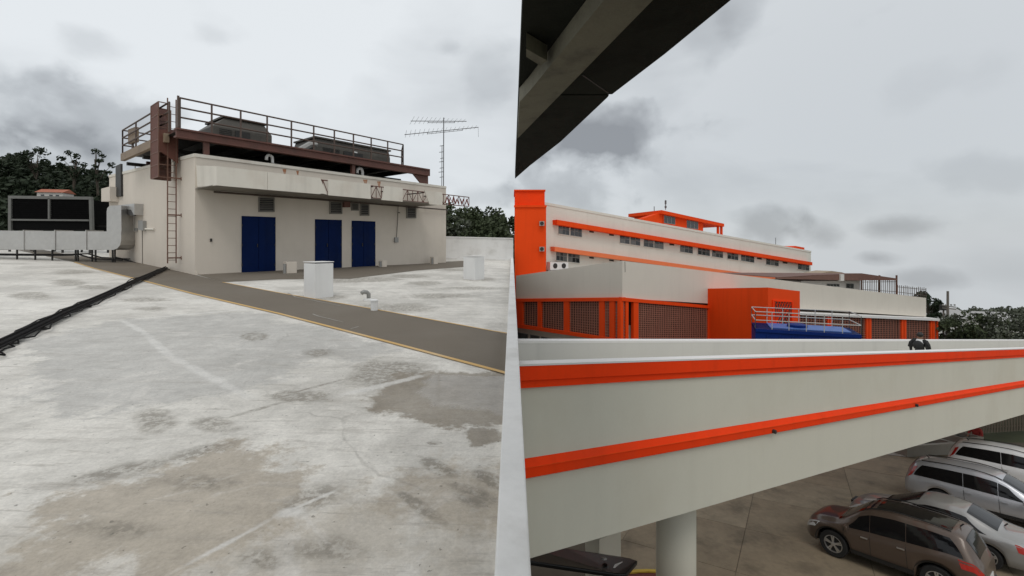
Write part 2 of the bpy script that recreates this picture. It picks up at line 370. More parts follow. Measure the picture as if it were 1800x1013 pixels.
    # raking marks across the coating
    for ang, s0, lo_, hi_, am in ((-30, 2.4, .53, .66, .26), (-34, 8.0, .57, .64, .46), (52, 5.0, .59, .66, .34), (-24, 22, .60, .66, .35)):
        st = step(noise(s0, 8, 0.68, (0.22, 2.0, 1), rad(ang)), lo_, hi_); c = mixc(c, (0.335, 0.305, 0.265), ma('MULTIPLY', st, am))
    grime_shade = union([blob(690, 655, 66, 22), blob(535, 697, 58, 11, .2), blob(448, 592, 26, 7, .2), blob(560, 619, 26, 7), blob(275, 740, 40, 20), blob(375, 745, 38, 12), blob(460, 985, 40, 22, .5),
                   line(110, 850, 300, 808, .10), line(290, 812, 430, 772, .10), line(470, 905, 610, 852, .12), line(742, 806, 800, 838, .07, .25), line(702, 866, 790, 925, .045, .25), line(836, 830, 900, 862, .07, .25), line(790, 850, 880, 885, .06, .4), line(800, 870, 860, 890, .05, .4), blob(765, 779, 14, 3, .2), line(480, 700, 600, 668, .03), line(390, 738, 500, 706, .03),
                   blob(572, 522, 36, 4, .3), blob(846, 491, 26, 3, .3), blob(652, 541, 26, 6, .4), blob(560, 968, 70, 20, .6), blob(200, 930, 70, 14, .6), blob(350, 850, 60, 14, .6),  # contact shade painted in as dark blobs at pedestal and vent feet
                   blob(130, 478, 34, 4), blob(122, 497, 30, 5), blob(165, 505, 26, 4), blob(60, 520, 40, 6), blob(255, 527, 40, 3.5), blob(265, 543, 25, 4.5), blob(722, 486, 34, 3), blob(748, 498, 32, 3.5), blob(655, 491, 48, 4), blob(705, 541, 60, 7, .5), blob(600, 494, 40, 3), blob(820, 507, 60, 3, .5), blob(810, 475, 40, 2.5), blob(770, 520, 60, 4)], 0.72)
    grime_shade = ma('MULTIPLY', grime_shade, ma('ADD', 0.35, ma('MULTIPLY', step(w3, 0.42, 0.56), 0.65)))
    c = mixc(c, (0.20, 0.178, 0.143), grime_shade)
    wet = union([poly([(640, 700), (700, 655), (905, 655), (905, 752), (760, 748), (668, 725)], .06, .55), blob(846, 768, 32, 15, .2)], 1.0)
    c = mixc(c, (0.225, 0.188, 0.14), ma('MULTIPLY', wet, ma('ADD', 0.55, ma('MULTIPLY', w2, 0.55))))
    # pale sealant seams
    seam = union([line(213, 562, 268, 594, .05, .5), line(255, 588, 310, 635, .055, .5), line(300, 626, 425, 692, .06, .5), line(225, 562, 470, 541, .05, .6), line(600, 695, 745, 660, .05, .6), line(300, 1008, 480, 912, .018, .6), line(470, 915, 600, 858, .016, .6), line(480, 906, 530, 896, .05, .5)], 0.7)
    c = mixc(c, (0.64, 0.62, 0.585), seam)
    # hairline cracks and specks
    vor = N(nn, 'ShaderNodeTexVoronoi', feature='DISTANCE_TO_EDGE'); vor.inputs['Scale'].default_value = 0.27
    wv = N(nn, 'ShaderNodeVectorMath', operation='ADD'); ll.new(P, wv.inputs[0]); nz = N(nn, 'ShaderNodeTexNoise'); nz.inputs['Scale'].default_value = 0.8; nz.inputs['Detail'].default_value = 8; ll.new(P, nz.inputs['Vector'])
    ll.new(nz.outputs['Color'], wv.inputs[1]); ll.new(wv.outputs[0], vor.inputs['Vector'])
    cr = step(vor.outputs['Distance'], 0.001, 0.005, 1.0, 0.0); c = mixc(c, (0.29, 0.27, 0.24), ma('MULTIPLY', ma('MULTIPLY', cr, step(w1, 0.45, 0.6)), 0.4))
    sp = step(noise(22, 3, 0.5), 0.69, 0.74); c = mixc(c, (0.11, 0.10, 0.08), ma('MULTIPLY', sp, 0.6))
    fm = N(nn, 'ShaderNodeVectorMath', operation='SCALE'); ll.new(c, fm.inputs[0])
    ll.new(ma('ADD', 1.0, ma('ADD', cen(noise(5, 11, 0.78), 0.75), cen(noise(40, 6, 0.7), 0.40))), fm.inputs['Scale']); ll.new(fm.outputs[0], p.inputs['Base Color'])
    deep = union([poly([(720, 690), (760, 660), (905, 664), (905, 730), (770, 712)], .05, .4)], 1.0)
    rg = ma('SUBTRACT', 0.75, ma('MULTIPLY', wet, 0.15)); rg = ma('SUBTRACT', rg, ma('MULTIPLY', ma('MULTIPLY', deep, wet), 0.53)); ll.new(rg, p.inputs['Roughness'])
    b = N(nn, 'ShaderNodeBump'); b.inputs['Distance'].default_value = 0.012
    hh = ma('ADD', noise(11, 8, 0.65), ma('MULTIPLY', w1, 2.0)); ll.new(hh, b.inputs['Height'])
    ll.new(ma('SUBTRACT', 0.45, ma('MULTIPLY', wet, 0.43)), b.inputs['Strength']); ll.new(b.outputs[0], p.inputs['Normal'])
    return m
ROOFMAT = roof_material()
g = G(); gx = [-62+i*(62.0)/12 for i in range(13)]; gy = [-9, -4, 0, 4, 9, 14, 20, 26, 32, 38, 46]
for i in range(12):
    for j in range(10):
        g.quad(on_roof(gx[i], gy[j]), on_roof(gx[i+1], gy[j]), on_roof(gx[i+1], gy[j+1]), on_roof(gx[i], gy[j+1]))
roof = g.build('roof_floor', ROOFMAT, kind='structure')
roof['label'] = 'weathered whitish flat roof with dirt stains, painted contact shade and puddles'
# the building that carries the roof
g = G(); g.prism([(-62, -9, -22), (0.06, -9, -22), (0.06, 46, -22), (-62, 46, -22)], (0, 0, 20.6))
tag(g.build('building_below_roof', W_BLOCK), 'tall white building whose flat roof carries the blue-doored plant room', 'building')
def ribbon(g, pxs, w, lift, wob=0.0):
    P = [floor_pt(x, y, lift) for x, y in pxs]; Q = []
    for a, b in zip(P, P[1:]):
        k = max(2, int((b-a).length/0.35))
        for i in range(k): Q.append(a+(b-a)*i/k)
    Q.append(P[-1]); L = []; R_ = []
    for i, q in enumerate(Q):
        t = (Q[min(i+1, len(Q)-1)]-Q[max(i-1, 0)]); t.z = 0; t.normalize(); nrm = Vector((-t.y, t.x, 0))
        o = random.uniform(-wob, wob); ww = w*(1+random.uniform(-.5, .5)*(wob > 0))
        for lst, s_ in ((L, ww/2+o), (R_, -ww/2+o)):
            z = q+nrm*s_; z.z = roof_z(z.x, z.y)+lift; lst.append(z)
    for i in range(len(Q)-1): g.quad(L[i], R_[i], R_[i+1], L[i+1])
# walkway strips
walk = None
g = G()
lo = [(-40, 425), (60, 446), (131, 461), (164, 471.5), (262, 496), (339, 516), (490, 551), (676, 599), (869, 650), (905, 659.5)]
up = [(-40, 417), (60, 436), (131, 450), (205, 453), (346, 484), (391, 496), (490, 514.5), (673, 546), (869, 582), (905, 588)]
lo3 = [floor_pt(x, y, 0.008) for x, y in lo]; up3 = [floor_pt(x, y, 0.008) for x, y in up]
for i in range(len(lo)-1): g.quad(lo3[i], lo3[i+1], up3[i+1], up3[i])
fl = [floor_pt(x, y, 0.008) for x, y in [(391, 496), (490, 491), (616, 490), (733, 475.5), (828, 468.5)]]
fu = [floor_pt(x, y, 0.008) for x, y in [(346, 483), (490, 475), (616, 468.5), (733, 462.5), (828, 458)]]
for i in range(4): g.quad(fl[i], fl[i+1], fu[i+1], fu[i])
for k in range(len(g.v)):
    if g.v[k].x > -0.085: g.v[k].x = -0.085; g.v[k].z = roof_z(-0.085, g.v[k].y)+0.008
walk = g.build('walkway', WALKWAY, kind='structure'); walk['label'] = 'grey-brown walkway strip across the roof'
g = G(); ribbon(g, lo[2:-1]+[(893, 656.5)], 0.075, 0.013); g.build('edge_line', WLINE, walk)
g = G(); ribbon(g, up[5:-1]+[(893, 586)], 0.05, 0.013); g.build('edge_line', WLINE, walk)
for px in ([(505, 515), (520, 522), (560, 530), (600, 538)], [(548, 552), (575, 560), (605, 566)], [(618, 578), (630, 574)]):
    g = G(); ribbon(g, px, 0.025, 0.013, 0.02); g.build('paint_drip', mat('thin_drip', (.30, .28, .25), .8, .3, 4, .1), walk)
# low kerb along the open edge of the roof
g = G()
ys = [-9, 0, 6, 12, 18, 24, 30]
for a, b in zip(ys, ys[1:]):
    A = [on_roof(-0.078, a, -0.05), on_roof(0.085, a, -0.05), on_roof(0.085, a, 0.2), on_roof(-0.078, a, 0.2)]
    B = [on_roof(-0.078, b-.012, -0.05), on_roof(0.085, b-.012, -0.05), on_roof(0.085, b-.012, 0.2), on_roof(-0.078, b-.012, 0.2)]
    g.add(A+B, [(0, 1, 2, 3), (7, 6, 5, 4), (0, 4, 5, 1), (1, 5, 6, 2), (2, 6, 7, 3), (3, 7, 4, 0)])
tag(g.build('roof_kerb', PARAPET, bevel=0.012), 'low white kerb along the open edge of the roof', 'kerb')
# far parapets
def parapet(X0, X1, Y, h, label, th=0.2):
    t = empty('parapet_wall', on_roof((X0+X1)/2, Y), label, 'wall')
    g = G(); g.prism([on_roof(X0, Y, -.1), on_roof(X1, Y, -.1), on_roof(X1, Y, h), on_roof(X0, Y, h)], (0, th, 0)); g.build('wall', PARAPET, t)
    g = G(); g.prism([on_roof(X0, Y-.04, h+.003), on_roof(X1, Y-.04, h+.003), on_roof(X1, Y-.04, h+.08), on_roof(X0, Y-.04, h+.08)], (0, th+.08, 0)); g.build('coping', PARAPET, t)
    g = G(); g.prism([on_roof(X0, Y-.30, -.05), on_roof(X1, Y-.30, -.05), on_roof(X1, Y-.30, .13), on_roof(X0, Y-.30, .13)], (0, .297, 0)); g.build('base_ledge', PARAPET, t)
parapet(-8.5, 0.08, 29.6, 1.42, 'white parapet wall at the far right end of the roof')
parapet(-60, -21.5, 33.5, 0.95, 'white parapet wall behind the metal air duct')

# ------------------------------------------------------------------ plant room
CORN = Vector((-11.29, 16.3))
FW = Wall(CORN, (0.598, 0.801)); LW = Wall(CORN, (-0.785, 0.619))
base = floor_pt(346, 483)
room = empty('plant_room', base, 'cream white rooftop plant room with three blue metal doors', 'building')
Ct, Ft, Lt = FW.at(343, 271), FW.at(784, 328.5), LW.at(192, 309)
Fb, Lb = FW.at(779, 463), LW.at(203, 453)
back = Vector((Ft.x+Lt.x-Ct.x, Ft.y+Lt.y-Ct.y, (Ft.z+Lt.z)/2))
def dz(v, z): return Vector((v.x, v.y, z))
bot = [dz(Ct, base.z-.3), dz(Ft, Fb.z-.3), dz(back, Fb.z-.3), dz(Lt, Lb.z-.3)]
g = G(); g.add(bot+[Ct, Ft, back, Lt], [(3, 2, 1, 0), (4, 5, 6, 7), (0, 1, 5, 4), (1, 2, 6, 5), (2, 3, 7, 6), (3, 0, 4, 7)])
g.build('wall', W_WALL, room)
# thin coping
g = G()
for a, b, n in ((Ct, Ft, FW.n3), (Ct, Lt, LW.n3)):
    g.prism([a+n*.03-Vector((0, 0, .10)), b+n*.03-Vector((0, 0, .10)), b+n*.03+Vector((0, 0, .02)), a+n*.03+Vector((0, 0, .02))], -n*.2)
g.build('coping', W_FASC, room)
g = G(); LW.slab(g, [(178, 332), (193, 328), (193, 354), (178, 354.5)], -0.6, 0.35); g.build('end_block', W_WALL, room)
g = G(); LW.slab(g, [(236.5, 292), (238, 292), (240.5, 414), (239, 414)], 0.0, 0.012); g.build('seam_strip', LOUVRE, room)
# plinth along the base
g = G(); LW.slab(g, [(295, 468), (345.6, 479), (345.6, 484), (295, 474)], 0.0, 0.04); g.build('plinth', W_WALL, room)
# doors
for (x0, x1, yt0, yt1, yb0, yb1) in ((425, 484.5, 379.8, 382, 482, 479.5), (554, 601, 385.5, 387, 475.5, 473), (618.5, 660, 388, 389.5, 471, 469.3)):
    g = G()
    FW.slab(g, [(x0, yt0), (x1, yt1), (x1, yb1), (x0, yb0)], 0.002, 0.02); d = g.build('door', BLUE, room)
    xm = (x0+x1)/2; ym = (yt0+yt1)/2; yb = (yb0+yb1)/2
    for a, b, ya, yb_, za, zb in ((x0+1, xm-.35, yt0+1, ym+.8, yb0-1, yb), (xm+.35, x1-1, ym+.8, yt1+1, yb, yb1-1)):
        g = G(); FW.slab(g, [(a, ya), (b, yb_), (b, zb), (a, za)], 0.021, 0.045); g.build('leaf', BLUE, d, bevel=.006)
    g = G(); FW.slab(g, [(xm-2.2, (ym+yb)/2-2), (xm-1.2, (ym+yb)/2-2), (xm-1.2, (ym+yb)/2+4), (xm-2.2, (ym+yb)/2+4)], 0.046, 0.09); g.build('handle', DARK, d)
    g = G()
    for q in (.15, .5, .85):
        for xx in (x0+1.2, x1-1.2):
            yy = ym+(yb-ym)*q; FW.slab(g, [(xx-.5, yy-2), (xx+.5, yy-2), (xx+.5, yy+2), (xx-.5, yy+2)], 0.046, 0.06)
    g.build('hinge', DARK, d)
# louvre vents
for (x0, x1, y0, y1) in ((455, 483, 346.5, 373), (580, 602, 354, 376.5), (618, 631, 356, 370.5), (633.5, 649.5, 357.5, 379.5), (715, 732, 363, 384)):
    g = G(); FW.slab(g, [(x0, y0), (x1, y0+1), (x1, y1), (x0, y1)], 0.002, 0.012); v = g.build('louvre_vent', DARK, room)
    g = G(); a = 1.6
    for poly in ([(x0, y0), (x1, y0+1), (x1, y0+1+a), (x0, y0+a)], [(x0, y1-a), (x1, y1-a), (x1, y1), (x0, y1)], [(x0, y0+a), (x0+a, y0+a), (x0+a, y1-a), (x0, y1-a)], [(x1-a, y0+1+a), (x1, y0+1+a), (x1, y1-a), (x1-a, y1-a)]):
        FW.slab(g, poly, 0.013, 0.06)
    g.build('frame', LOUVRE, v)
    n = 6
    for i in range(n):
        yy = y0+a+(y1-y0-2*a)*(i+.5)/n
        g = G(); p0, p1 = FW.at(x0+a, yy+.3, .014), FW.at(x1-a, yy+.3, .014); up = Vector((0, 0, .035)); o_ = FW.n3*.035-Vector((0, 0, .022))
        g.add([p0, p1, p1+o_, p0+o_, p0+Vector((0, 0, .012)), p1+Vector((0, 0, .012)), p1+o_+Vector((0, 0, .012)), p0+o_+Vector((0, 0, .012))], [(0, 1, 2, 3), (7, 6, 5, 4), (0, 4, 5, 1), (1, 5, 6, 2), (2, 6, 7, 3), (3, 7, 4, 0)])
        g.build('slat', LOUVRE, v)
g = G(); FW.slab(g, [(605, 354.5), (616, 355), (616, 364.5), (605, 364.5)], 0.002, 0.2); g.build('junction_box', RUST, room)
g = G(); FW.slab(g, [(370, 419.5), (373, 419.5), (373, 425), (370, 425)], 0.002, 0.05); g.build('switch_box', DARK, room)
# canopy: rusty truss clad with white panels
PO = 1.9
def ftop(x): return 292.0+(x-381)*(338.5-292)/(777-381)
def fbot(x): return 326.0+(x-381)*(361-326)/(777-381)
can = empty('truss_canopy', FW.at(381, 330, PO), 'rusty truss canopy clad in broken white panels above the blue doors', 'canopy')
XE = 824.5
g = G()
xs = [381+(XE-381)*i/1.0 for i in (0, 1)]
for off in (PO-.06, PO-.6):
    for f, d in ((ftop, 3), (fbot, -2)):
        g.tube([FW.at(xs[0]+2, f(xs[0]+2)+d, off), FW.at(XE, f(XE)+d, off)], .024, 5)
g.build('chord', RUST, can)
g = G(); n = 46; prev = None
for i in range(n+1):
    t = i/n; x = 383+(XE-383)*(t**0.93)
    for off in (PO-.06, PO-.6):
        g.tube([FW.at(x, ftop(x)+3, off), FW.at(x, fbot(x)-2, off)], .017, 4)
        if i: g.tube([FW.at(px_, (ftop(px_)+3) if i % 2 else (fbot(px_)-2), off), FW.at(x, (fbot(x)-2) if i % 2 else (ftop(x)+3), off)], .017, 4)
    g.tube([FW.at(x, ftop(x)+3, PO-.06), FW.at(x, ftop(x)+3, PO-.6)], .012, 4); px_ = x
g.build('bracing', RUST, can)
for x in (400, 480, 566, 655, 700, 745, 775):
    for f, d in ((ftop, 4), (fbot, -3)):
        g = G(); a = FW.at(x, f(x)+d, PO-.6); g.tube([a, a-FW.n3*(PO-.6)], .03, 5); g.build('bracket', DARK, can)
for poly in ([(381, ftop(381)), (470, ftop(470)), (470, fbot(470)), (381, fbot(381))], [(470.5, ftop(470)), (563, ftop(563)), (575, fbot(575)-1), (566, fbot(566)-2), (562, fbot(562)-.5), (470.5, fbot(470))],
             [(577, ftop(577)), (651.5, ftop(651)), (652, fbot(652)), (577, fbot(577))],
             [(676, ftop(676)+.5), (708, ftop(708)), (708, fbot(708)), (671, fbot(671))], [(746, ftop(746)), (777.5, ftop(777)), (777.5, fbot(777)), (755, fbot(755)+.5)]):
    g = G(); FW.slab(g, poly, PO-.035, PO); g.build('cladding_panel', W_FASC, can)
a = FW.at(344.5, 291); b = FW.at(346.5, 329); c = FW.at(381, fbot(381), PO-.004); d = FW.at(381, ftop(381), PO-.004)
g = G(); g.prism([a, d, c, b], FW.d3*.03); g.build('end_panel', W_FASC, can)
g = G(); e1, e2 = FW.at(381, fbot(381)-1, PO-.04), FW.at(777, fbot(777)-1, PO-.04); f2 = e2-FW.n3*(PO-.05); f1 = e1-FW.n3*(PO-.05); 
dzz = Vector((0, 0, 0.02)); g.prism([e1, e2, f2, f1], dzz); g.build('soffit_sheet', mat('soffit_sheet_grey', (0.20, 0.18, 0.15), .8, .25, 1.5, .1), can)
g = G(); zz = None; rnd = random.Random(3)
for i in range(14):
    if i in (3, 8, 11): continue
    x = 783+i*2.9; y0, y1 = ftop(x)+rnd.uniform(5, 9), fbot(x)-rnd.uniform(3, 6)
    A, B = FW.at(x, y0 if i % 2 else y1, PO-.1), FW.at(x+3, y1 if i % 2 else y0, PO-.1); g.bar(A, B, .03, .05)
g.build('red_strip', REDRAG, can)
# conduits under the canopy and down the wall
con = g = G(); g.tube([FW.at(376, 337.5, .16), FW.at(560, 351, .16), FW.at(785, 369, .16)], .04, 6); g.tube([FW.at(455, 340, .1), FW.at(620, 352, .1)], .02, 5); g.tube([FW.at(785, 369, .16), FW.at(785.5, 376, .16)], .03, 6)
g.build('conduit', mat('brown_conduit', (.075, .055, .042), .6, .2, 3, .1), room)
g = G(); g.tube([FW.at(700, 357, .05), FW.at(699, 390, .05), FW.at(697, 418, .05)], .018, 5); g.tube([FW.at(699, 374, .05), FW.at(703, 374, .1)], .03, 5); g.build('wall_conduit', LOUVRE, room)
g = G(); FW.slab(g, [(694.5, 417.5), (700.5, 417.5), (700.5, 426.5), (694.5, 426.5)], .002, .09); g.build('socket_box', GREYBOX, room)
# ladder side fittings
g = G(); LW.slab(g, [(242.5, 387.5), (251, 388.5), (251, 405.5), (242.5, 404)], .002, .16); g.build('switch_box', GREYBOX, room)
g = G(); LW.slab(g, [(236.5, 401), (240, 401.5), (240, 406.5), (236.5, 406)], .002, .08); g.build('switch_box', GREYBOX, room)
g = G(); g.tube([LW.at(248, 402.5, .06), LW.at(271, 403.5, .06)], .05, 6); g.build('pipe_stub', W_FASC, room)
g = G(); g.tube([LW.at(250, 405, .04), LW.at(250.5, 466, .04)], .018, 5); g.build('wall_conduit', LOUVRE, room)
g = G(); LW.slab(g, [(203, 292), (212, 288), (212.5, 345), (203, 346)], .02, .10); g.build('downpipe', DARK, room)
g = G(); LW.slab(g, [(210, 379), (217, 380), (217, 387), (210, 386.5)], .002, .2); g.build('pipe_stub', W_FASC, room)
# rust runs under the wall top
RUN = mat('rust_run', (0.36, 0.16, 0.08), .85, .3, 3, .05, dirt=(.6, .5, .4), dirt_amt=.7)
for x, w, h in ((500, 3.4, 12), (523, 2.4, 8), (666, 3.2, 12), (642, 4.0, 10)):
    yt = 271+(x-343)*(328.5-271)/(784-343)+6
    g = G(); FW.slab(g, [(x-w, yt), (x+w, yt), (x+w*.5, yt+h), (x-w*.2, yt+h*.8)], .001, .0345 if False else .004); g.build('rust_run', RUN, room)
# gooseneck vents on the wall top
def goose(x, y, s_, label):
    P = FW.at(x, y, -.35); t = empty('gooseneck_vent', P-Vector((0, 0, .2)), label, 'vent pipe')
    g = G(); pts = [P-Vector((0, 0, .5)), P+Vector((0, 0, .12*s_))]
    for k in range(1, 9):
        a = math.pi*k/8; pts.append(P+Vector((0, 0, .12*s_))+FW.d3*(.11-.11*math.cos(a))*-s_+Vector((0, 0, .12*s_*math.sin(a))))
    pts.append(pts[-1]-Vector((0, 0, .08*s_))); g.tube(pts, .055*s_, 8); g.build('pipe', W_BLOCK, t, smooth=True)
    g = G(); g.lathe([(.10*s_, 0), (.10*s_, .03), (.06*s_, .06)], P+Vector((0, 0, -.1)), seg=10); g.build('flashing', GREYBOX, t)
goose(479, 285, 1.1, 'white gooseneck vent on the plant room top above its first blue door')
goose(637, 308, 1.3, 'white gooseneck vent on the plant room top above the pair of blue doors')
# small concrete blocks at the wall foot
for i, (x, y, w, h, lb) in enumerate(((512, 480.5, 9, 20, 'white concrete block at the wall foot between first and second blue doors'), (675, 469.5, 5, 11, 'small white block at the wall foot right of the last blue door'), (765, 464.5, 5, 13, 'small white block at the wall foot near the room far corner'))):
    g = G(); a = floor_pt(x, y); sc = a.y/F; Z = Vector((0, 0, 1))
    g.box(a+Z*h*sc/2-FW.n3*.1, w*2*sc, .3, h*sc, (FW.d3, FW.n3, Z)); t = g.build('foot_block', W_WALL, bevel=.01, label=lb, cat='block')
    g = G(); g.tube([a-FW.d3*(w*sc+.06)+Z*.0, a-FW.d3*(w*sc+.06)+Z*h*sc*.85], .05, 6); g.build('pipe', GREYBOX, t)

# ------------------------------------------------------------------ ladder and cage
LO = Vector((-12.48, 17.23)); S_, T_ = -FW.d, LW.d
def lp3(s_, t_, z): q = LO+S_*s_+T_*t_; return Vector((q.x, q.y, z))
def zat(x, y, Y): return EYE+(H-y)/F*Y
ZB, ZT = zat(302, 463, 17.0), zat(309, 173, 16.9)
lad = empty('cage_ladder', lp3(.33, 0, ZB), 'rust brown caged ladder up the left wall to the railed platform', 'ladder')
LADM = mat('ladder_steel', (.15, .075, .05), .65, .25, 3, .1)
for s_ in (.2, .466):
    g = G(); g.bar(lp3(s_, 0, ZB), lp3(s_, 0, ZT), .03, .05, FW.n3); g.build('rail', LADM, lad)
for i in range(22):
    z = ZB+.12+i*.272
    g = G(); g.tube([lp3(.2, 0, z), lp3(.466, 0, z)], .012, 5); g.build('rung', LADM, lad)
for y in (314, 378.5, 453.5):
    z = zat(310, y, 17.1); g = G(); g.bar(lp3(.46, -.03, z), lp3(-.02, -.03, z), .04, .05); g.bar(lp3(.03, -.03, z-.07), lp3(.03, -.03, z+.07), .05, .05, FW.n3); g.build('bracket', LADM, lad)
c0, c1 = zat(285, 311, 16.7), zat(280, 179, 16.65)
A_, B_, T9 = .73, .44, .93
g = G(); g.prism([lp3(A_, 0, c0), lp3(A_, T9, c0), lp3(A_, T9, c1), lp3(A_, 0, c1)], lp3(.015, 0, 0)-lp3(0, 0, 0)); g.build('cage_sheet', MESHRED, lad)
g = G(); g.prism([lp3(A_, T9, c0), lp3(.1, T9, c0), lp3(.1, T9, c1), lp3(A_, T9, c1)], lp3(0, .015, 0)-lp3(0, 0, 0)); g.build('cage_sheet', MESHRED, lad)
g = G(); zz = zat(300, 226, 16.9); g.prism([lp3(A_, -.02, c0+.95), lp3(.14, -.02, c0+.55), lp3(.14, -.02, zz), lp3(A_, -.02, zz-.1)], lp3(0, .012, 0)-lp3(0, 0, 0)); g.build('cage_sheet', MESHRED, lad)
for k in range(7):
    z = c0+(c1-c0)*k/6; g = G(); q = [lp3(B_, 0, z), lp3(A_+.01, 0, z), lp3(A_+.01, T9, z), lp3(.12, T9, z)]
    for a, b in zip(q, q[1:]): g.bar(a, b, .03, .03)
    g.build('cage_hoop', LADM, lad)
for s_, t_ in ((A_+.01, 0), (A_+.01, T9), (.12, T9)):
    g = G(); g.bar(lp3(s_, t_, c0), lp3(s_, t_, c1), .035, .035, FW.n3); g.build('cage_upright', LADM, lad)

# ------------------------------------------------------------------ steel platform
PC = FW.at(310, 224)
PF = Wall((PC.x, PC.y), FW.d); PL = Wall((PC.x, PC.y), LW.d)
plat = empty('steel_platform', PC-Vector((0, 0, 1)), 'oxide red steel platform with pipe railing on top of the plant room', 'platform')
def bt(x): return 224+(x-310)*(297.5-224)/(756-310)
def bb(x): return 240.5+(x-310)*(309.5-240.5)/(756-310)
g = G(); PF.slab(g, [(310, bt(310)), (756, bt(756)), (756, bt(756)+2.2), (310, bt(310)+3)], -.2, .06); PF.slab(g, [(310, bb(310)-3), (756, bb(756)-2.2), (756, bb(756)), (310, bb(310))], -.2, .06)
PF.slab(g, [(310, bt(310)+3.05), (756, bt(756)+2.25), (756, bb(756)-2.25), (310, bb(310)-3.05)], -.08, .0); g.build('edge_beam', RUST, plat)
g = G(); PL.slab(g, [(289, 233.7), (212, 270.5), (212, 283), (289, 249.3)], -.15, .0); g.build('edge_beam', RUST_TAN, plat)
ULn = PL.u(PL.at(212, 275)); VR = PF.u(PF.at(756, 300))
z0 = PC.z; zL = PL.at(212, 271).z; zR = PF.at(756, 297.5).z
def deck(u, v, dz_=0.0):   # u along the front, v to the back
    p = PF.o+PF.d*u+PL.d*v; return Vector((p.x, p.y, z0+(zR-z0)*u/VR+(zL-z0)*v/ULn+dz_))
g = G(); g.add([deck(.1, .1, -.06), deck(VR-.1, .1, -.06), deck(VR-.1, ULn-.1, -.06), deck(.1, ULn-.1, -.06)], [(0, 1, 2, 3)]); g.build('deck', DARK, plat)
for k in range(1, 9):
    g = G(); u = VR*k/9; g.bar(deck(u, .15, -.22), deck(u, ULn-.15, -.22), .12, .25); g.build('joist', DARK, plat)
for v in (2.5, 5.0, ULn-.1):
    g = G(); g.bar(deck(.2, v, -.42), deck(VR-.1, v, -.42), .15, .14); g.build('cross_beam', DARK, plat)
for u, v in ((.95, .12), (7.05, .12), (VR-.3, .2), (.95, ULn-.3), (VR-.3, ULn-.3), (7.05, ULn-.3)):
    top = deck(u, v, -.3); g = G(); g.box(top-Vector((0, 0, .75)), .16, .16, 1.6, (FW.d3, FW.n3, Vector((0, 0, 1)))); g.build('column', RUST, plat)
g = G(); g.prism([deck(VR-.05, .1, -.33), deck(VR-1.2, .1, -.33), deck(VR-.45, .1, -.95), deck(VR-.05, .1, -.95)], FW.n3*-.08); g.build('gusset', RUST, plat)
# railing: front
RH = (PF.at(314, 171).z-PC.z)
def rail_run(pts, n, name='railing'):
    r = None
    for frac in (1.0, .68, .36):
        g = G(); g.tube([p+Vector((0, 0, RH*frac)) for p in pts], .032, 6); g.build('railing_bar', RAIL, plat)
    for a, b in zip(pts, pts[1:]):
        for k in range(n+1):
            p = a+(b-a)*k/n; g = G(); g.bar(p, p+Vector((0, 0, RH)), .05, .05, FW.n3); g.build('railing_post', RAIL, plat)
ue = PF.u(PF.at(733, 258))
rail_run([deck(.12, .06), deck(ue-.9, .06)], 10)
rail_run([deck(ue-.9, .06), deck(ue, 1.3)], 1)
rail_run([deck(.05, .95), deck(.05, ULn-.1)], 3)
rail_run([deck(.05, ULn-.1), deck(1.6, ULn-.1)], 1)
g = G(); g.bar(deck(.06, .02, -.1), deck(.06, .02, RH+.05), .06, .06, FW.n3); g.build('railing_post', RAIL, plat)
g = G(); A = PL.at(226, 226, -.12); B = PL.at(238.5, 225, -.12)
PL.slab(g, [(225, 228), (237.5, 223), (237.5, 249), (225, 254)], -.25, -.12); g.build('notice_panel', RUST_TAN, plat)
g = G(); PL.slab(g, [(231, 252), (233, 251), (233, 266), (231, 267)], -.22, -.17); g.build('panel_post', RAIL, plat)
# air handling units on the deck
AX = (FW.d3, FW.n3, Vector((0, 0, 1)))
def ahu(u0, u1, v0, v1, h, slope, label):
    t = empty('air_handling_unit', deck((u0+u1)/2, (v0+v1)/2), label, 'air conditioner')
    g = G(); b = [deck(u0, v0, .05), deck(u1, v0, .05), deck(u1, v1, .05), deck(u0, v1, .05)]
    s2 = slope; m_ = [deck(u0, v0, h*.55), deck(u1, v0, h*.55), deck(u1, v1, h*.55), deck(u0, v1, h*.55)]
    tp = [deck(u0+s2, v0+s2*.4, h), deck(u1-s2*.5, v0+s2*.4, h), deck(u1-s2*.5, v1, h), deck(u0+s2, v1, h)]
    g.add(b+m_+tp, [(3, 2, 1, 0), (0, 1, 5, 4), (1, 2, 6, 5), (2, 3, 7, 6), (3, 0, 4, 7), (4, 5, 9, 8), (5, 6, 10, 9), (6, 7, 11, 10), (7, 4, 8, 11), (8, 9, 10, 11)])
    g.build('casing', ACDARK, t, bevel=.02)
    g = G(); c = [deck(u0+s2-.1, v0+s2*.4-.08, h), deck(u1-s2*.5+.1, v0+s2*.4-.08, h), deck(u1-s2*.5+.1, v1, h), deck(u0+s2-.1, v1, h)]; g.prism(c, (0, 0, .07)); g.build('lid', ACDARK, t)
    g = G(); g.prism([deck(u0+.35*(u1-u0), v0-.02, .15), deck(u0+.6*(u1-u0), v0-.02, .15), deck(u0+.6*(u1-u0), v0-.02, h*.5), deck(u0+.35*(u1-u0), v0-.02, h*.5)], FW.n3*.02); g.build('access_panel', DARK, t)
    g = G()
    for k in range(6): 
        z = .12+k*h*.07; g.bar(deck(u0+.1*(u1-u0), v0-.012, z), deck(u0+.3*(u1-u0), v0-.012, z), .02, .02)
    g.build('grille', DARK, t)
    return t
ahu(1.5, 3.75, 1.1, 3.2, .98, .5, 'larger grey brown air handling unit with sloped sides behind the platform railing')
t = ahu(5.6, 9.9, 1.0, 3.0, .80, .12, 'long low grey brown air handling unit at the railing right end')
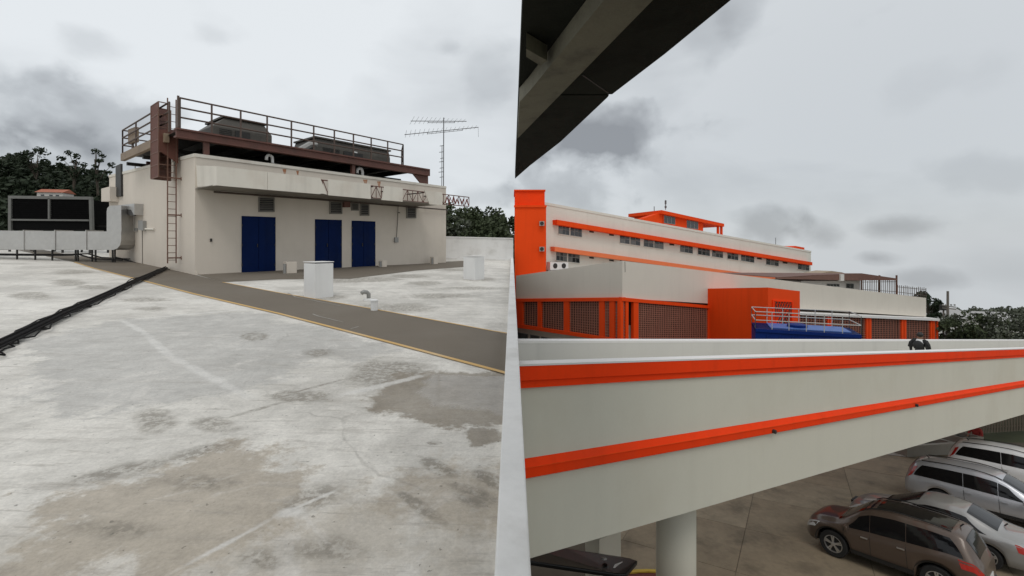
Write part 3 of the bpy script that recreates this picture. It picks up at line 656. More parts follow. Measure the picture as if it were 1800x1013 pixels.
g = G(); a = deck(7.75, .98, .36); g.box(a, .22, .03, .2, AX); g.build('white_label', W_BLOCK, t)
g = G(); g.tube([deck(5.0, 1.2, .1), deck(5.5, 1.2, .45), deck(5.8, 1.1, .5)], .16, 8); g.build('intake_hood', GREYBOX, t)

# ------------------------------------------------------------------ aerial
ab = FW.at(776, 329, -.6); mb = pt(779.5, 345, ab.y+.6)
aer = empty('tv_antenna', mb, 'tall television antenna mast with two booms at the plant room far corner', 'antenna')
Y_ = mb.y
g = G(); g.tube([pt(779.5, 352, Y_), pt(780, 207, Y_)], .03, 6); g.build('mast', ANT, aer)
for (x0, y0, x1, y1, n) in ((722, 213, 820, 213.5, 13), (711, 237, 841, 224, 17)):
    A, B = pt(x0, y0, Y_-.6), pt(x1, y1, Y_+.6); g = G(); g.tube([A, B], .022, 5); bo = g.build('boom', ANT, aer)
    A2, B2 = A+(B-A)*.3-Vector((0, 0, .09)), A+(B-A)*.78-Vector((0, 0, .09)); g = G(); g.tube([A2, B2], .014, 4); g.tube([A2, A2+Vector((0, 0, .09))], .012, 4); g.tube([B2, B2+Vector((0, 0, .09))], .012, 4); g.build('boom_brace', ANT, bo)
    el = (B-A).cross(Vector((0, 0, 1))).normalized()
    for k in range(n):
        p = A+(B-A)*(k+.3)/n; L = .9-.5*k/n
        g = G(); g.tube([p-el*L+Vector((0, 0, .03)), p+el*L+Vector((0, 0, .03))], .008, 4); g.build('element', ANT, bo)
g = G(); g.tube([pt(840.5, 224, Y_+.6), pt(841, 241, Y_+.6)], .008, 4); g.build('cable', ANT, aer)
g = G(); g.tube([pt(776.5, 330, Y_), pt(777, 256, Y_)], .02, 5); g.build('side_mast', ANT, aer)
for y, w in ((257, 4), (268, 5), (279, 3), (285, 5), (296, 4), (303, 6), (312, 4)): g = G(); g.tube([pt(777-w, y, Y_), pt(777+w*.6, y-1, Y_)], .018, 4); g.build('cross_element', ANT, aer)

# ------------------------------------------------------------------ loose things on the roof
def pedestal(x, yb, xl, xr, yt, label):
    a = floor_pt(x, yb); sc = a.y/F; w = (xr-xl)*sc*.72; h = (yb-yt)*sc*.93; Z = Vector((0, 0, 1))
    t = empty('concrete_pedestal', a, label, 'pedestal', 'white pedestals on the roof')
    c = a-FW.n3*w*.5
    g = G(); g.box(c+Z*(h/2-.02), w, w, h, AX); g.build('body', W_BLOCK, t, bevel=.02)
    g = G(); g.box(c+Z*(h+.012), w+.02, w+.02, .02, AX); g.build('top', PARAPET, t, bevel=.006)
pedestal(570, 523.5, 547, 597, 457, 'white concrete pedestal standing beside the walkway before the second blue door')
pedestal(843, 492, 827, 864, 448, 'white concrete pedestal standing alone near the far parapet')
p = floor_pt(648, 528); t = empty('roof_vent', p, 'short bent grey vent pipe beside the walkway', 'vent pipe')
g = G(); Z = Vector((0, 0, 1)); g.tube([p, p+Z*.16, p+Z*.2-FW.d3*.05, p+Z*.22-FW.d3*.14, p+Z*.19-FW.d3*.2], .05, 8); g.build('pipe', GREYBOX, t, smooth=True)
g = G(); g.lathe([(.13, -.01), (.12, .02), (.06, .05)], p, seg=12); g.build('collar', SEAL, t)
p = floor_pt(658, 546); t = empty('pipe_stub', p, 'white capped pipe stub at the walkway edge', 'pipe')
g = G(); g.lathe([(.075, -.01), (.075, .19), (.07, .2)], p, seg=14); g.build('pipe', W_BLOCK, t)
g = G(); g.lathe([(.085, .2), (.085, .225), (.05, .24)], p, seg=14); g.build('cap', W_BLOCK, t)
# pipe bundle
pb = empty('pipe_bundle', floor_pt(200, 525), 'bundle of black pipes crossing the roof to the ladder foot', 'pipe')
A = [(292, 474), (240, 498), (185, 524), (112, 559), (20, 604), (-60, 645), (-200, 712), (-500, 856)]
def offs(px, dy, lift, side):
    P = [floor_pt(x, y) for x, y in px]; o = []
    for i, q in enumerate(P):
        t = (P[min(i+1, len(P)-1)]-P[max(i-1, 0)]); t.z = 0; t.normalize(); n = Vector((-t.y, t.x, 0)); o.append(q+n*side+Z*(lift+(0.015 if i % 2 else 0)))
    return o
for side, lift, r in ((-.04, .065, .028), (.02, .075, .030), (.06, .055, .018), (-.01, .12, .016)):
    g = G(); g.tube(offs(A, 0, lift, side), r, 8); g.build('pipe', BLACKPIPE, pb, smooth=True)
for sd_ in (-.15, .13):
  g = G(); P = offs(A, 0, .03, sd_); q = []
  for a, b in zip(P, P[1:]):
    for k in range(8): q.append(a+(b-a)*k/8+Vector((random.uniform(-.07, .07), random.uniform(-.07, .07), random.uniform(-.01, .05))))
  q.append(P[-1]); g.tube(q, .012, 5); g.build('cable', BLACKPIPE, pb)
P = offs(A, 0, 0, 0)
for a, b in zip(P, P[1:]):
    for k in (.55,):
        c = a+(b-a)*k; d_ = (b-a).normalized(); nx = Vector((-d_.y, d_.x, 0)); g = G(); g.box(c+Z*.018, .2, .05, .036, (nx, Vector((d_.x, d_.y, 0)), Z)); g.build('support', DARK, pb)
# galvanised duct
du = empty('air_duct', floor_pt(150, 466), 'galvanised metal air duct on black legs bending up into the left wall', 'duct')
DW = LW.shift(.75)
Yd = DW.at(203, 420).y
DP = Wall((DW.at(205, 420).x, Yd), (1, -0.10))
g = G()
pts = [(213, 407), (213, 425), (209, 434), (200, 439)]
DP.slab(g, [(-90, 405), (184, 407), (213, 407), (213, 423), (211, 431), (206, 437), (199, 439.5), (-90, 439)], -.75, 0.0); g.build('duct_run', GALV, du)
g = G(); arc = [(187.5, 407.2)]+[(187.5, 372), (188.5, 366), (192, 362.5), (198, 361.5), (213, 361.5), (213.5, 407.2)]
DP.slab(g, arc, -.6, -.02); g.build('duct_riser', GALV, du)
p1 = DP.at(213.5, 361.5, -.05); 
g = G(); W0 = [LW.at(x, y, .35) for x, y in ((208, 361), (236, 358), (236, 378), (222, 377), (208, 368))]; g.prism(W0, -LW.n3*.34); g.build('duct_hood', GALV, du)
g = G(); W0 = [LW.at(x, y, .36) for x, y in ((216, 367), (230, 369), (235, 379.5), (224, 378))]; g.prism(W0, -LW.n3*.1); g.build('hood_mouth', DARK, du)
for x in (30, 62, 92, 133, 137, 162, 168, 198, 202):
    g = G(); a = DP.at(x, 439, -.1); b = floor_pt(x, 0.0+457+ (8 if x in (162, 168, 92) else 0)); b = Vector((a.x, a.y, roof_z(a.x, a.y))); g.bar(a, b, .05, .05); g.build('leg', DARK, du)
for x in (-20, 40, 95, 150):
    g = G(); DP.slab(g, [(x, 404.5), (x+1.6, 404.5), (x+1.6, 440), (x, 440)], -.78, .03); g.build('flange', GALV, du)
g = G(); a = [DP.at(x, y, .1) for x, y in ((-60, 448), (60, 449), (110, 449), (140, 448), (165, 455), (215, 457.5))]; g.tube(a, .035, 6); g.tube([q+Vector((0, .4, .04)) for q in a], .03, 6)
t = g.build('black_pipe', BLACKPIPE, label='thin black pipe run along the floor under the air duct', cat='pipe')
g = G(); a = [LW.at(x, y, .1) for x, y in ((203, 452), (225, 458), (248, 466))]; g.tube(a, .03, 6); g.build('floor_pipe', BLACKPIPE, room)
COOLBLK = mat('matt_black_mesh', (.006, .006, .006), .95, .2, 3, .1, spec=.05)
# cooling unit with dark mesh left of the room
cu = empty('cooling_tower', on_roof(-24.5, 26.5), 'black louvred cooling unit in a grey frame at the far left', 'cooling unit')
CW = Wall((pt(160, 400, 26.5).x, 26.5), (1, 0.0))
g = G(); CW.slab(g, [(20, 349), (156, 351), (156, 404), (20, 404)], -1.6, -.05); g.build('body', COOLBLK, cu)
g = G()
for poly in ([(14, 344), (160, 346), (160, 351), (14, 349)], [(156, 351.2), (160.5, 351.2), (162, 407), (157.5, 407)], [(14, 349.2), (19, 349.2), (19, 407), (14, 407)], [(19.2, 385), (156, 386), (156, 389), (19.2, 388)], [(84, 349), (87, 349), (87, 385), (84, 385)]): CW.slab(g, poly, -.1, .05)
g.build('frame', mat('dull_frame', (.13, .13, .12), .7, .2, 3, .1), cu)
for k in range(9):
    g = G(); y = 353+k*3.6; CW.slab(g, [(20, y), (156, y+.4), (156, y+1.3), (20, y+.9)], -.04, -.01); g.build('slat', COOLBLK, cu)
g = G()
for x in (17, 60, 110, 158): a = CW.at(x, 405, -.3); g.bar(a, Vector((a.x, a.y, roof_z(a.x, a.y))), .08, .08); a = a+Vector((0, 1.2, 0)); g.bar(a, Vector((a.x, a.y, roof_z(a.x, a.y))), .08, .08)
g.build('stand', DARK, cu)
g = G(); CW.slab(g, [(160.5, 396), (186, 396), (186, 399), (160.5, 399)], -.6, -.4); g.build('outlet_pipe', BLACKPIPE, cu)
# ================================================================== TERRAIN
def gz(X, Y):
    z = EYE-7.87-.12*Y if Y < 30 else EYE-7.87-3.6-.135*(Y-30)
    k = max(0.0, min(1.0, (Y-45)/40)); k = k*k*(3-2*k)
    z += k*27*math.exp(-((X+10)/42)**2/2-((Y-135)/32)**2/2) + k*50*math.exp(-((X+165)/70)**2/2-((Y-150)/50)**2/2)
    z += k*4*math.exp(-((X-330)/120)**2/2-((Y-260)/60)**2/2)
    return z
def axis(lo, hi, n, c):   # denser near c
    o = []
    for i in range(n+1):
        t = -1+2*i/n; v = math.copysign(abs(t)**2.6, t); o.append(c+(hi-c)*v if v > 0 else c+(c-lo)*v)
    return o
ax_, ay_ = axis(-1200, 2200, 110, 5), axis(-60, 2600, 90, 25)
g = G(); g.v = [Vector((x, y, gz(x, y)-(0.03 if abs(x) < 70 and y < 60 else 0))) for y in ay_ for x in ax_]; nx = len(ax_)
g.f = [(j*nx+i, j*nx+i+1, (j+1)*nx+i+1, (j+1)*nx+i) for j in range(len(ay_)-1) for i in range(nx-1)]
g.build('ground', GRASS, kind='structure', smooth=True)
# parking lot: slabs with open joints
g = G(); P_ = [(.2, 3.2), (46, 3.2), (46, 25.5), (.2, 25.5)]
g.prism([Vector((x, y, gz(x, y)-.12)) for x, y in P_], (0, 0, .11))
lot = g.build('parking_lot', mat('joint_dirt', (.11, .09, .065), .95, .2, 2, .2), kind='structure'); lot['label'] = 'brown stained concrete parking lot below the bridge'
ca, sa = math.cos(rad(-32)), math.sin(rad(-32)); k = 0
for i in range(-3, 14):
    for j in range(-2, 10):
        u, v = i*3.4, j*3.0
        cx_, cy_ = 4+u*ca-v*sa, 6+u*sa+v*ca
        if not (.9 < cx_ < 45 and 3.6 < cy_ < 25): continue
        q = []
        for du_, dv_ in ((0, 0), (3.385, 0), (3.385, 2.985), (0, 2.985)):
            x = 4+(u+du_-1.7)*ca-(v+dv_-1.5)*sa; y = 6+(u+du_-1.7)*sa+(v+dv_-1.5)*ca; q.append(Vector((x, y, gz(x, y)-.009)))
        if min(p.x for p in q) < .2: continue
        g = G(); lift = random.uniform(.008, .016); g.prism(q, (0, 0, lift)); g.build('slab', PAVE if (i*7+j*3) % 5 else PAVE2, lot); k += 1

# ================================================================== CANOPY OVERHEAD
def hp(x, y, e): Y = e*F/(H-y); return Vector(((x-CX)/F*Y, Y, EYE+e))
cn = empty('ramp_soffit', (2, 2, EYE+2.6), 'dark concrete ramp underside overhanging at upper left of the orange building', 'overhang')
e0 = 3.0; zc = EYE+e0
A = hp(1285, 0, e0); B = hp(1076, 166, e0); C_ = hp(1068, 170, e0); D = hp(931, 291, e0)
sl1 = (A-B)/(A.y-B.y); A2 = B+sl1*(-7-B.y); sl2 = (D-C_)/(D.y-C_.y); D2 = C_+sl2*((.13-C_.x)/sl2.x)
Bm = B+sl1*((A.y-B.y)*.55); Bm.x += .03; Dm = C_+(D-C_)*.5; Dm.x += .10
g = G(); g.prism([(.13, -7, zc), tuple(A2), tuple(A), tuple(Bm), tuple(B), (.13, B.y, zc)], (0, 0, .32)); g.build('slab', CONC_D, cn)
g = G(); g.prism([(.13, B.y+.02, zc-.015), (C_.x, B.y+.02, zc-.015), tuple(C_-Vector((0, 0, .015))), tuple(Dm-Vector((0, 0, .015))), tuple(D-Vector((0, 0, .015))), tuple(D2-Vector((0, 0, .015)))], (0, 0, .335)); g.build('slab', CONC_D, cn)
e1 = 2.72
g = G(); a, b, c, d = hp(1148, 0, e1), hp(931, 222, e1), hp(931, 160, e1), hp(1062, 0, e1)
a2 = a+(a-b)*1.2; d2 = d+(d-c)*2.2; b2 = b+(b-a)*((.14-b.x)/(b.x-a.x)*1 if abs(b.x-a.x) > 1e-4 else 0); c2 = Vector((.14, c.y+.6, c.z))
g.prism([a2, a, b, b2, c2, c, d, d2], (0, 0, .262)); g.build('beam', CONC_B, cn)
g = G(); a, b, c, d = hp(925, 86, e1+.03), hp(962, 107, e1+.03), hp(950, 116, e1+.03), hp(925, 100, e1+.03); g.prism([a, b, c, d], (0, 0, .228)); g.build('cross_beam', CONC_B, cn)
g = G(); a, b = hp(1024, 132, e0-.004), hp(1070, 164, e0-.004); g.bar(a, b, .03, .012); g.build('joint_strip', DARK, cn)
for y_ in (-1.2, -6): g = G(); g.lathe([(.22, 0), (.22, zc+9.5)], Vector((3.4-.203*y_*.8, y_, -9)), seg=16); g.build('support_column', CONC_B, cn)

# ================================================================== BRIDGE
def lin(x0, y0, x1, y1): return lambda x: y0+(y1-y0)*(x-x0)/(x1-x0)
BN = Wall((.27, 7.06), (.857, .515))
L0, L1, L2, L3 = lin(931, 640, 1690, 616), lin(931, 643.5, 1690, 617.8), lin(931, 669, 1690, 630), lin(931, 682, 1690, 635)
M0, M1, M2, BE = lin(931, 805, 1690, 686), lin(931, 822, 1690, 694), lin(931, 840.5, 1690, 701), lin(931, 982, 1690, 760.5)
BX0, BX1, BWD = 911.5, 1985, 3.0
br = empty('footbridge', BN.at(1190, 905, -1.4)-Vector((0, 0, 3)), 'grey white concrete footbridge with two orange bands crossing in front', 'bridge')
def strip(fa, fb, off0, off1, m_, name, n=1, bevel=0):
    g = G(); BN.slab(g, [(BX0, fa(BX0)), (BX1, fa(BX1)), (BX1, fb(BX1)), (BX0, fb(BX0))], off0, off1); return g.build(name, m_, br, bevel=bevel)
strip(lambda x: L1(x)+.2, BE, -.14, 0, BRIDGE, 'side_wall')
strip(L0, L1, -.15, .085, BRIDGE_L, 'coping')
strip(lambda x: L1(x)+.3, L2, -.0, .08, ORANGE_D, 'orange_band')
strip(lambda x: L2(x)+.2, L3, -.0, .045, ORANGE_D, 'orange_band')
# lower moulding with a ridge
g = G(); v = []
for x in (BX0, BX1): v += [BN.at(x, M0(x), .002), BN.at(x, M1(x), .07), BN.at(x, M2(x)-.5, .07), BN.at(x, M2(x), .002)]
g.add(v, [(0, 1, 5, 4), (1, 2, 6, 5), (2, 3, 7, 6), (3, 0, 4, 7), (3, 2, 1, 0), (4, 5, 6, 7)]); g.build('orange_moulding', ORANGE_D, br)
g = G(); v = []
for x in (BX0, BX1): v += [BN.at(x, M1(x)-.7, .075), BN.at(x, M1(x)+.7, .085), BN.at(x, M1(x)+.9, .06), BN.at(x, M1(x)-.9, .06)]
g.add(v, [(0, 1, 5, 4), (1, 2, 6, 5), (2, 3, 7, 6), (3, 0, 4, 7), (3, 2, 1, 0), (4, 5, 6, 7)]); g.build('moulding_ridge', ORANGE, br)
for x, y in ((1360, 758.5), (1610.5, 712.5)):
    g = G(); p = BN.at(x, y, .085); g.lathe([(.045, -.02), (.045, .05), (.02, .055)], p, BN.n3, 10); g.build('drain_outlet', DARK, br)
# deck, underside and far parapet
d0, d1 = BN.at(BX0, L0(BX0)), BN.at(BX1, L0(BX1))
q0, q1 = d0-BN.n3*(BWD+.25), d1-BN.n3*(BWD+.25)
g = G(); g.prism([d0-BN.n3*.145+Vector((0, 0, -1.75)), d1-BN.n3*.145+Vector((0, 0, -1.75)), q1+Vector((0, 0, -1.75)), q0+Vector((0, 0, -1.75))], (0, 0, .35)); g.build('deck', BRIDGE, br)
u0, u1 = BN.at(BX0, BE(BX0)), BN.at(BX1, BE(BX1))
g = G(); g.prism([u0-BN.n3*.145+Vector((0, 0, .02)), u1-BN.n3*.145+Vector((0, 0, .02)), u1-BN.n3*(BWD+.2)+Vector((0, 0, .02)), u0-BN.n3*(BWD+.2)+Vector((0, 0, .02))], (0, 0, .25)); g.build('girder_soffit', BRIDGE, br)
FT = lin(931, 604.3, 1690, 600.3)
BF = BN.shift(-BWD)
f0, f1 = BF.at(905, FT(905)), BF.at(BX1, FT(BX1))
f0 = f0+BN.d3*((.12-f0.x)/BN.d.x); 
g = G(); g.prism([f0+Vector((0, 0, -3.1)), f1+Vector((0, 0, -3.1)), f1, f0], -BN.n3*.25); g.build('far_wall', mat('bridge_far_paint', (.60, .585, .55), .75, .05, .6, .05, streak=.08), br)
g = G(); g.prism([f0+Vector((0, 0, .003)), f1+Vector((0, 0, .003)), f1+Vector((0, 0, .06)), f0+Vector((0, 0, .06))], -BN.n3*.29); g.build('far_coping', BRIDGE_L, br)
def deck_z(p):   # deck level at a plan point
    u = BN.u(p); a, b = BN.u(d0), BN.u(d1); return d0.z+(d1.z-d0.z)*(u-a)/(b-a)-1.4
# round column and square pier
def ground_at(p): return Vector((p.x, p.y, gz(p.x, p.y)))
cp = BN.at(1188, 905, -1.35); r_ = 33.5*cp.y/F
g = G(); zb_ = gz(cp.x, cp.y); g.lathe([(r_, 0), (r_, cp.z-zb_+.6)], Vector((cp.x, cp.y, zb_-.05)), seg=40); col_ = g.build('column', BRIDGE, br, smooth=False)
for p in col_.data.polygons: p.use_smooth = len(p.vertices) == 4
pp = BN.at(1060, 960, -2.3); g = G(); zb_ = gz(pp.x, pp.y); w_ = 62*pp.y/F
g.box(Vector((pp.x, pp.y, (zb_+pp.z+.3)/2)), w_*.8, .5, pp.z+.5-zb_, (BN.d3, BN.n3, Vector((0, 0, 1)))); g.build('pier', BRIDGE, br)
# painted ring around the column
ring = empty('column_kerb', ground_at(cp), 'yellow painted round kerb with maroon top at the column foot', 'kerb')
def ringmesh(r0, r1, z0_, z1_):
    g = G(); n = 48; v = []
    for r, z in ((r0, z0_), (r1, z0_), (r1, z1_), (r0, z1_)):
        for k in range(n):
            a = 2*math.pi*k/n; x, y = cp.x+r*math.cos(a), cp.y+r*math.sin(a); v.append(Vector((x, y, gz(x, y)+z)))
    f = []
    for q in range(4):
        for k in range(n): f.append((q*n+k, q*n+(k+1) % n, ((q+1) % 4)*n+(k+1) % n, ((q+1) % 4)*n+k))
    return g.add(v, f)
RO = 2.35
ringmesh(RO-.12, RO, 0, .15).build('kerb_rim', YELLOW, ring)
ringmesh(r_+.01, RO-.125, 0, .11).build('kerb_fill', MAROON, ring)
# black lamp under the girder
LY = 9.6
lp = empty('street_lamp', pt(960, 1000, LY+.6), 'glossy black flat street lamp head below the bridge girder', 'street lamp')
g = G(); a = [pt(925, 962, LY+1.0), pt(1000, 964, LY+.9), pt(1108, 981, LY+.3), pt(1121, 985, LY+.1), pt(1101, 1009, LY-.35), pt(1085, 1009, LY-.35), pt(925, 985, LY-.2)]
zz = sum(q.z for q in a)/len(a)
g.prism(a, (0, 0, -.10)); g.build('lamp_head', LAMPBLK, lp, bevel=.03)
g = G(); c = pt(1087, 994, LY-.05)+Vector((0, 0, .004)); n_ = (a[2]-a[0]).cross(a[-1]-a[0]).normalized(); n_ = n_ if n_.z > 0 else -n_
g.lathe([(.06, .0), (.06, .03), (.02, .045)], pt(1062, 984, LY+.15)+Vector((0, 0, .0)), n_, 12); g.build('sensor', GREYBOX, lp)
g = G(); g.prism([pt(1078, 999.5, LY-.12)+n_*.012, pt(1081, 994, LY-.0)+n_*.012, pt(1094, 989, LY+.1)+n_*.012, pt(1095, 992, LY+.05)+n_*.012, pt(1086, 1000, LY-.1)+n_*.012], n_*.006); g.build('white_patch', W_BLOCK, lp)  # small white patch near the end of the lamp head
g = G(); aa = pt(930, 972, LY+.5); g.tube([aa+Vector((0, 0, -.05)), Vector((.25, LY+.8, aa.z-.05)), Vector((.1, LY+.8, aa.z-.2))], .06, 8); g.build('arm', BLACKPIPE, lp)

# ================================================================== ORANGE AND WHITE CAMPUS BUILDINGS
d1v, d2v = Vector((.868, .496)), Vector((-.361, .932)); Z = Vector((0, 0, 1))
PR, PLw = Wall((6.3, 26), d1v), Wall((6.3, 26), d2v)
pod = empty('podium_building', PR.at(1094, 640), 'low white wing with orange framed brick lattice screens behind the bridge', 'building')
tR, tL = lin(1094, 458.5, 1628, 524), lin(931, 481.4, 1094, 458.8)
bR, bL = lin(1094, 524.5, 1628, 557), lin(931, 525.8, 1094, 524.5)
c_t, c_b = PR.at(1094, 458.5), PR.at(1094, 524.5)
r_t, r_b = PR.at(1628, tR(1628)), PR.at(1628, bR(1628))
l_t, l_b = PLw.at(907, tL(907)), PLw.at(907, bL(907))
bk_t = Vector((r_t.x+l_t.x-c_t.x, r_t.y+l_t.y-c_t.y, r_t.z+l_t.z-c_t.z)); bk_b = Vector((bk_t.x, bk_t.y, r_b.z+l_b.z-c_b.z))
def hexa(b, t): return G().add(b+t, [(3, 2, 1, 0), (4, 5, 6, 7), (0, 1, 5, 4), (1, 2, 6, 5), (2, 3, 7, 6), (3, 0, 4, 7)])
hexa([c_b, r_b, bk_b, l_b], [c_t, r_t, bk_t, l_t]).build('upper_wall', W_PODIUM, pod)
# dark set back storey behind the lattice
ins = lambda v, dz_: v+Vector((d1v.x+d2v.x, d1v.y+d2v.y, 0))*.9+Z*dz_
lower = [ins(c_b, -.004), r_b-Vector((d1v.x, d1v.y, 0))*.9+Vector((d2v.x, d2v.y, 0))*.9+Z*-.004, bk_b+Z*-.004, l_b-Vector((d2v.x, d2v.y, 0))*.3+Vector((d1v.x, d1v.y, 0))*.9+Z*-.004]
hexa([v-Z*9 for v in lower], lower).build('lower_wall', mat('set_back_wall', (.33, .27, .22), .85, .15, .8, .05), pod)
# thin vertical crack on the corner
g = G(); PR.slab(g, [(1098, 460), (1099, 460), (1099.5, 478), (1098.5, 479)], .001, .008); g.build('stain_run', LOUVRE, pod)
# ---- lattice screens
def lattice(w, x0, x1, ft, fb, nv, nh, off, name='lattice', m_=LATT):
    g = G()
    for i in range(nv+1):
        x = x0+(x1-x0)*i/nv; a, b = w.at(x, ft(x), off), w.at(x, fb(x), off); g.bar(a, b, .030, .07, w.n3)
    for j in range(nh+1):
        t = j/nh; ya, yb_ = ft(x0)+(fb(x0)-ft(x0))*t, ft(x1)+(fb(x1)-ft(x1))*t; g.bar(w.at(x0, ya, off-.005), w.at(x1, yb_, off-.005), .06, .032)
    g.build(name, m_, pod, kind='stuff')
    g = G(); g.prism([w.at(x0, ft(x0), off-.35), w.at(x1, ft(x1), off-.35), w.at(x1, fb(x1), off-.35), w.at(x0, fb(x0), off-.35)], -w.n3*.05); g.build('screen_back', LATT_SHADED, pod)
def post(w, x0, x1, ft, fb, off0=-.12, off1=.1):
    g = G(); w.slab(g, [(x0, ft(x0)), (x1, ft(x1)), (x1, fb(x1)), (x0, fb(x0))], off0, off1); g.build('orange_post', ORANGE, pod)
sLb, sLt = lin(931, 573, 1091, 597), lin(931, 530.5, 1091, 529.5)
eLb, eLt = lin(931, 579.5, 1091, 603), lin(931, 525, 1091, 523)
sRt, sRb = lin(1094, 529.5, 1253, 543), lin(1094, 597, 1253, 597); eRt, eRb = lin(1094, 523, 1253, 538), lin(1094, 603, 1253, 603)
post(PLw, 903, 1093.5, eLt, sLt, -.1, .14); post(PLw, 903, 1093.5, sLb, eLb, -.1, .14)
post(PR, 1093.2, 1253, eRt, sRt, -.1, .14); post(PR, 1093.2, 1253, sRb, eRb, -.1, .14)
edges = [903, 916, 944.8, 951.3, 990.7, 999.6, 1053, 1062, 1071, 1079]
for a, b in ((919, 944.8), (951.3, 990.7), (999.6, 1053), (1062, 1071)): lattice(PLw, a, b, sLt, sLb, max(3, int((b-a)/4.0)), 13, .02)
for a, b in ((904, 919), (944.8, 951.3), (990.7, 999.6), (1053, 1062), (1071, 1080)): post(PLw, a, b, sLt, sLb)
lattice(PLw, 1080, 1091, sLt, sLb, 3, 13, .02)
post(PR, 1091, 1096, sRt, sRb, -.15, .12)
lattice(PR, 1096, 1100, sRt, sRb, 1, 13, .02)
for a, b in ((1100, 1105), (1114, 1122.5), (1245, 1251)): post(PR, a, b, sRt, sRb)
lattice(PR, 1122.5, 1245, sRt, sRb, 31, 17, .02)
g = G(); PR.slab(g, [(1105.2, 531), (1113.8, 532), (1113.8, 572), (1105.2, 572)], -.5, -.4); g.build('dark_opening', DARK, pod)
g = G(); PR.slab(g, [(1105.2, 572.2), (1113.8, 572.2), (1113.8, 597), (1105.2, 597)], -.5, -.38); g.build('sill_wall', W_PODIUM, pod)
# storey below the left screens
PL2 = PLw.shift(-.25)
g = G(); PL2.slab(g, [(903, 575), (1092, 604), (1092, 680), (903, 660)], -1.5, 0); g.build('base_wall', W_PODIUM, pod)
for a, b in ((906, 928), (931.5, 948), (951, 969), (974, 1004)):
    g = G(); y0 = lin(931, 588, 1010, 602); PL2.slab(g, [(a, y0(a)), (b, y0(b)), (b, y0(b)+40), (a, y0(a)+40)], .0, .03); t = g.build('window', FRAME, pod)
    g = G(); PL2.slab(g, [(a+1, y0(a)+1.2), (b-1, y0(b)+1.2), (b-1, y0(b)+39), (a+1, y0(a)+39)], .031, .036); g.build('pane', GLASSD, t)
# ---- orange entrance block
E = PR.at(1244, 540); Ep = Vector((E.x, E.y))-d2v*4.44
OB, OF = Wall(Ep, d2v), Wall(Ep, d1v)
box_t = [OF.at(1350, 505.5), OF.at(1406, 512)]
sl = PR.at(1244, 507)
blk = empty('entrance_block', dz(OF.at(1350, 600), -4), 'solid orange box shaped block projecting from the lattice wing', 'building')
t0, t1, t2 = OF.at(1350, 505.5), OF.at(1406, 512), PR.at(1244, 507.5); t3 = t1+(t2-t0)
hexa([dz(v, v.z-7) for v in (t0, t1, t3, t2)], [t0, t1, t3, t2]).build('wall', ORANGE, blk)
g = G(); OF.slab(g, [(1361.5, 530), (1392.5, 532), (1392.5, 575), (1361.5, 575)], .002, .012); op = g.build('grille_opening', LATT_SHADED, blk)
g = G()
for i in range(7):
    x = 1362+i*5; 
    for s_ in (1, -1): g.bar(OF.at(max(1361.5, min(1392.5, x)), 531, .03), OF.at(max(1361.5, min(1392.5, x+s_*22)), 574, .03), .03, .02)
g.build('grille_bar', ORANGE_D, op)
g = G()
for poly in ([(1359, 527.5), (1395, 530), (1395, 532), (1359, 530)], [(1359, 530), (1361.5, 530), (1361.5, 575), (1359, 575)], [(1392.5, 532), (1395, 532), (1395, 575), (1392.5, 575)]): OF.slab(g, poly, .002, .06)
g.build('frame', ORANGE_D, op)
g = G(); PR.slab(g, [(1251.5, 543), (1256, 543), (1256, 575), (1251.5, 575)], -.1, .0); g.build('dark_opening', DARK, pod)
# ---- right hand screens under a white ledge
PQ = PR.shift(.6)
qt, qb = lin(1406, 553.5, 1650, 563.5), lin(1406, 602, 1650, 603)
g = G(); PQ.slab(g, [(1398, 549.5), (1652, 560.2), (1652, 564.5), (1398, 553.5)], -.9, .25); g.build('ledge', BRIDGE_L, pod)
g = G(); PQ.slab(g, [(1398, 553.6), (1649, 564.2), (1649, 640), (1398, 640)], -1.2, -.9); g.build('rear_screen_wall', LATT_SHADED, pod)
prev = 1406
for a, b in ((1455, 1462), (1523, 1532), (1585, 1593.5), (1636, 1643.5)):
    lattice(PQ, prev, a, lambda x: qt(x)+.8, qb, max(4, int((a-prev)/4.5)), 12, .02); post(PQ, a, (a+b)/2-.6, lambda x: qt(x)+.8, qb); post(PQ, (a+b)/2+.6, b, lambda x: qt(x)+.8, qb); prev = b
    g = G(); PQ.slab(g, [((a+b)/2-.6, qt(a)+.8), ((a+b)/2+.6, qt(a)+.8), ((a+b)/2+.6, qb(a)), ((a+b)/2-.6, qb(a))], -.1, .02); g.build('post_groove', ORANGE_D, pod)
lattice(PQ, prev, 1648.5, lambda x: qt(x)+.8, qb, 2, 12, .02)
g = G(); PQ.slab(g, [(1647.5, 564.5), (1649.3, 564.5), (1649.3, 603), (1647.5, 603)], -1.2, .1); g.build('orange_post', ORANGE, pod)
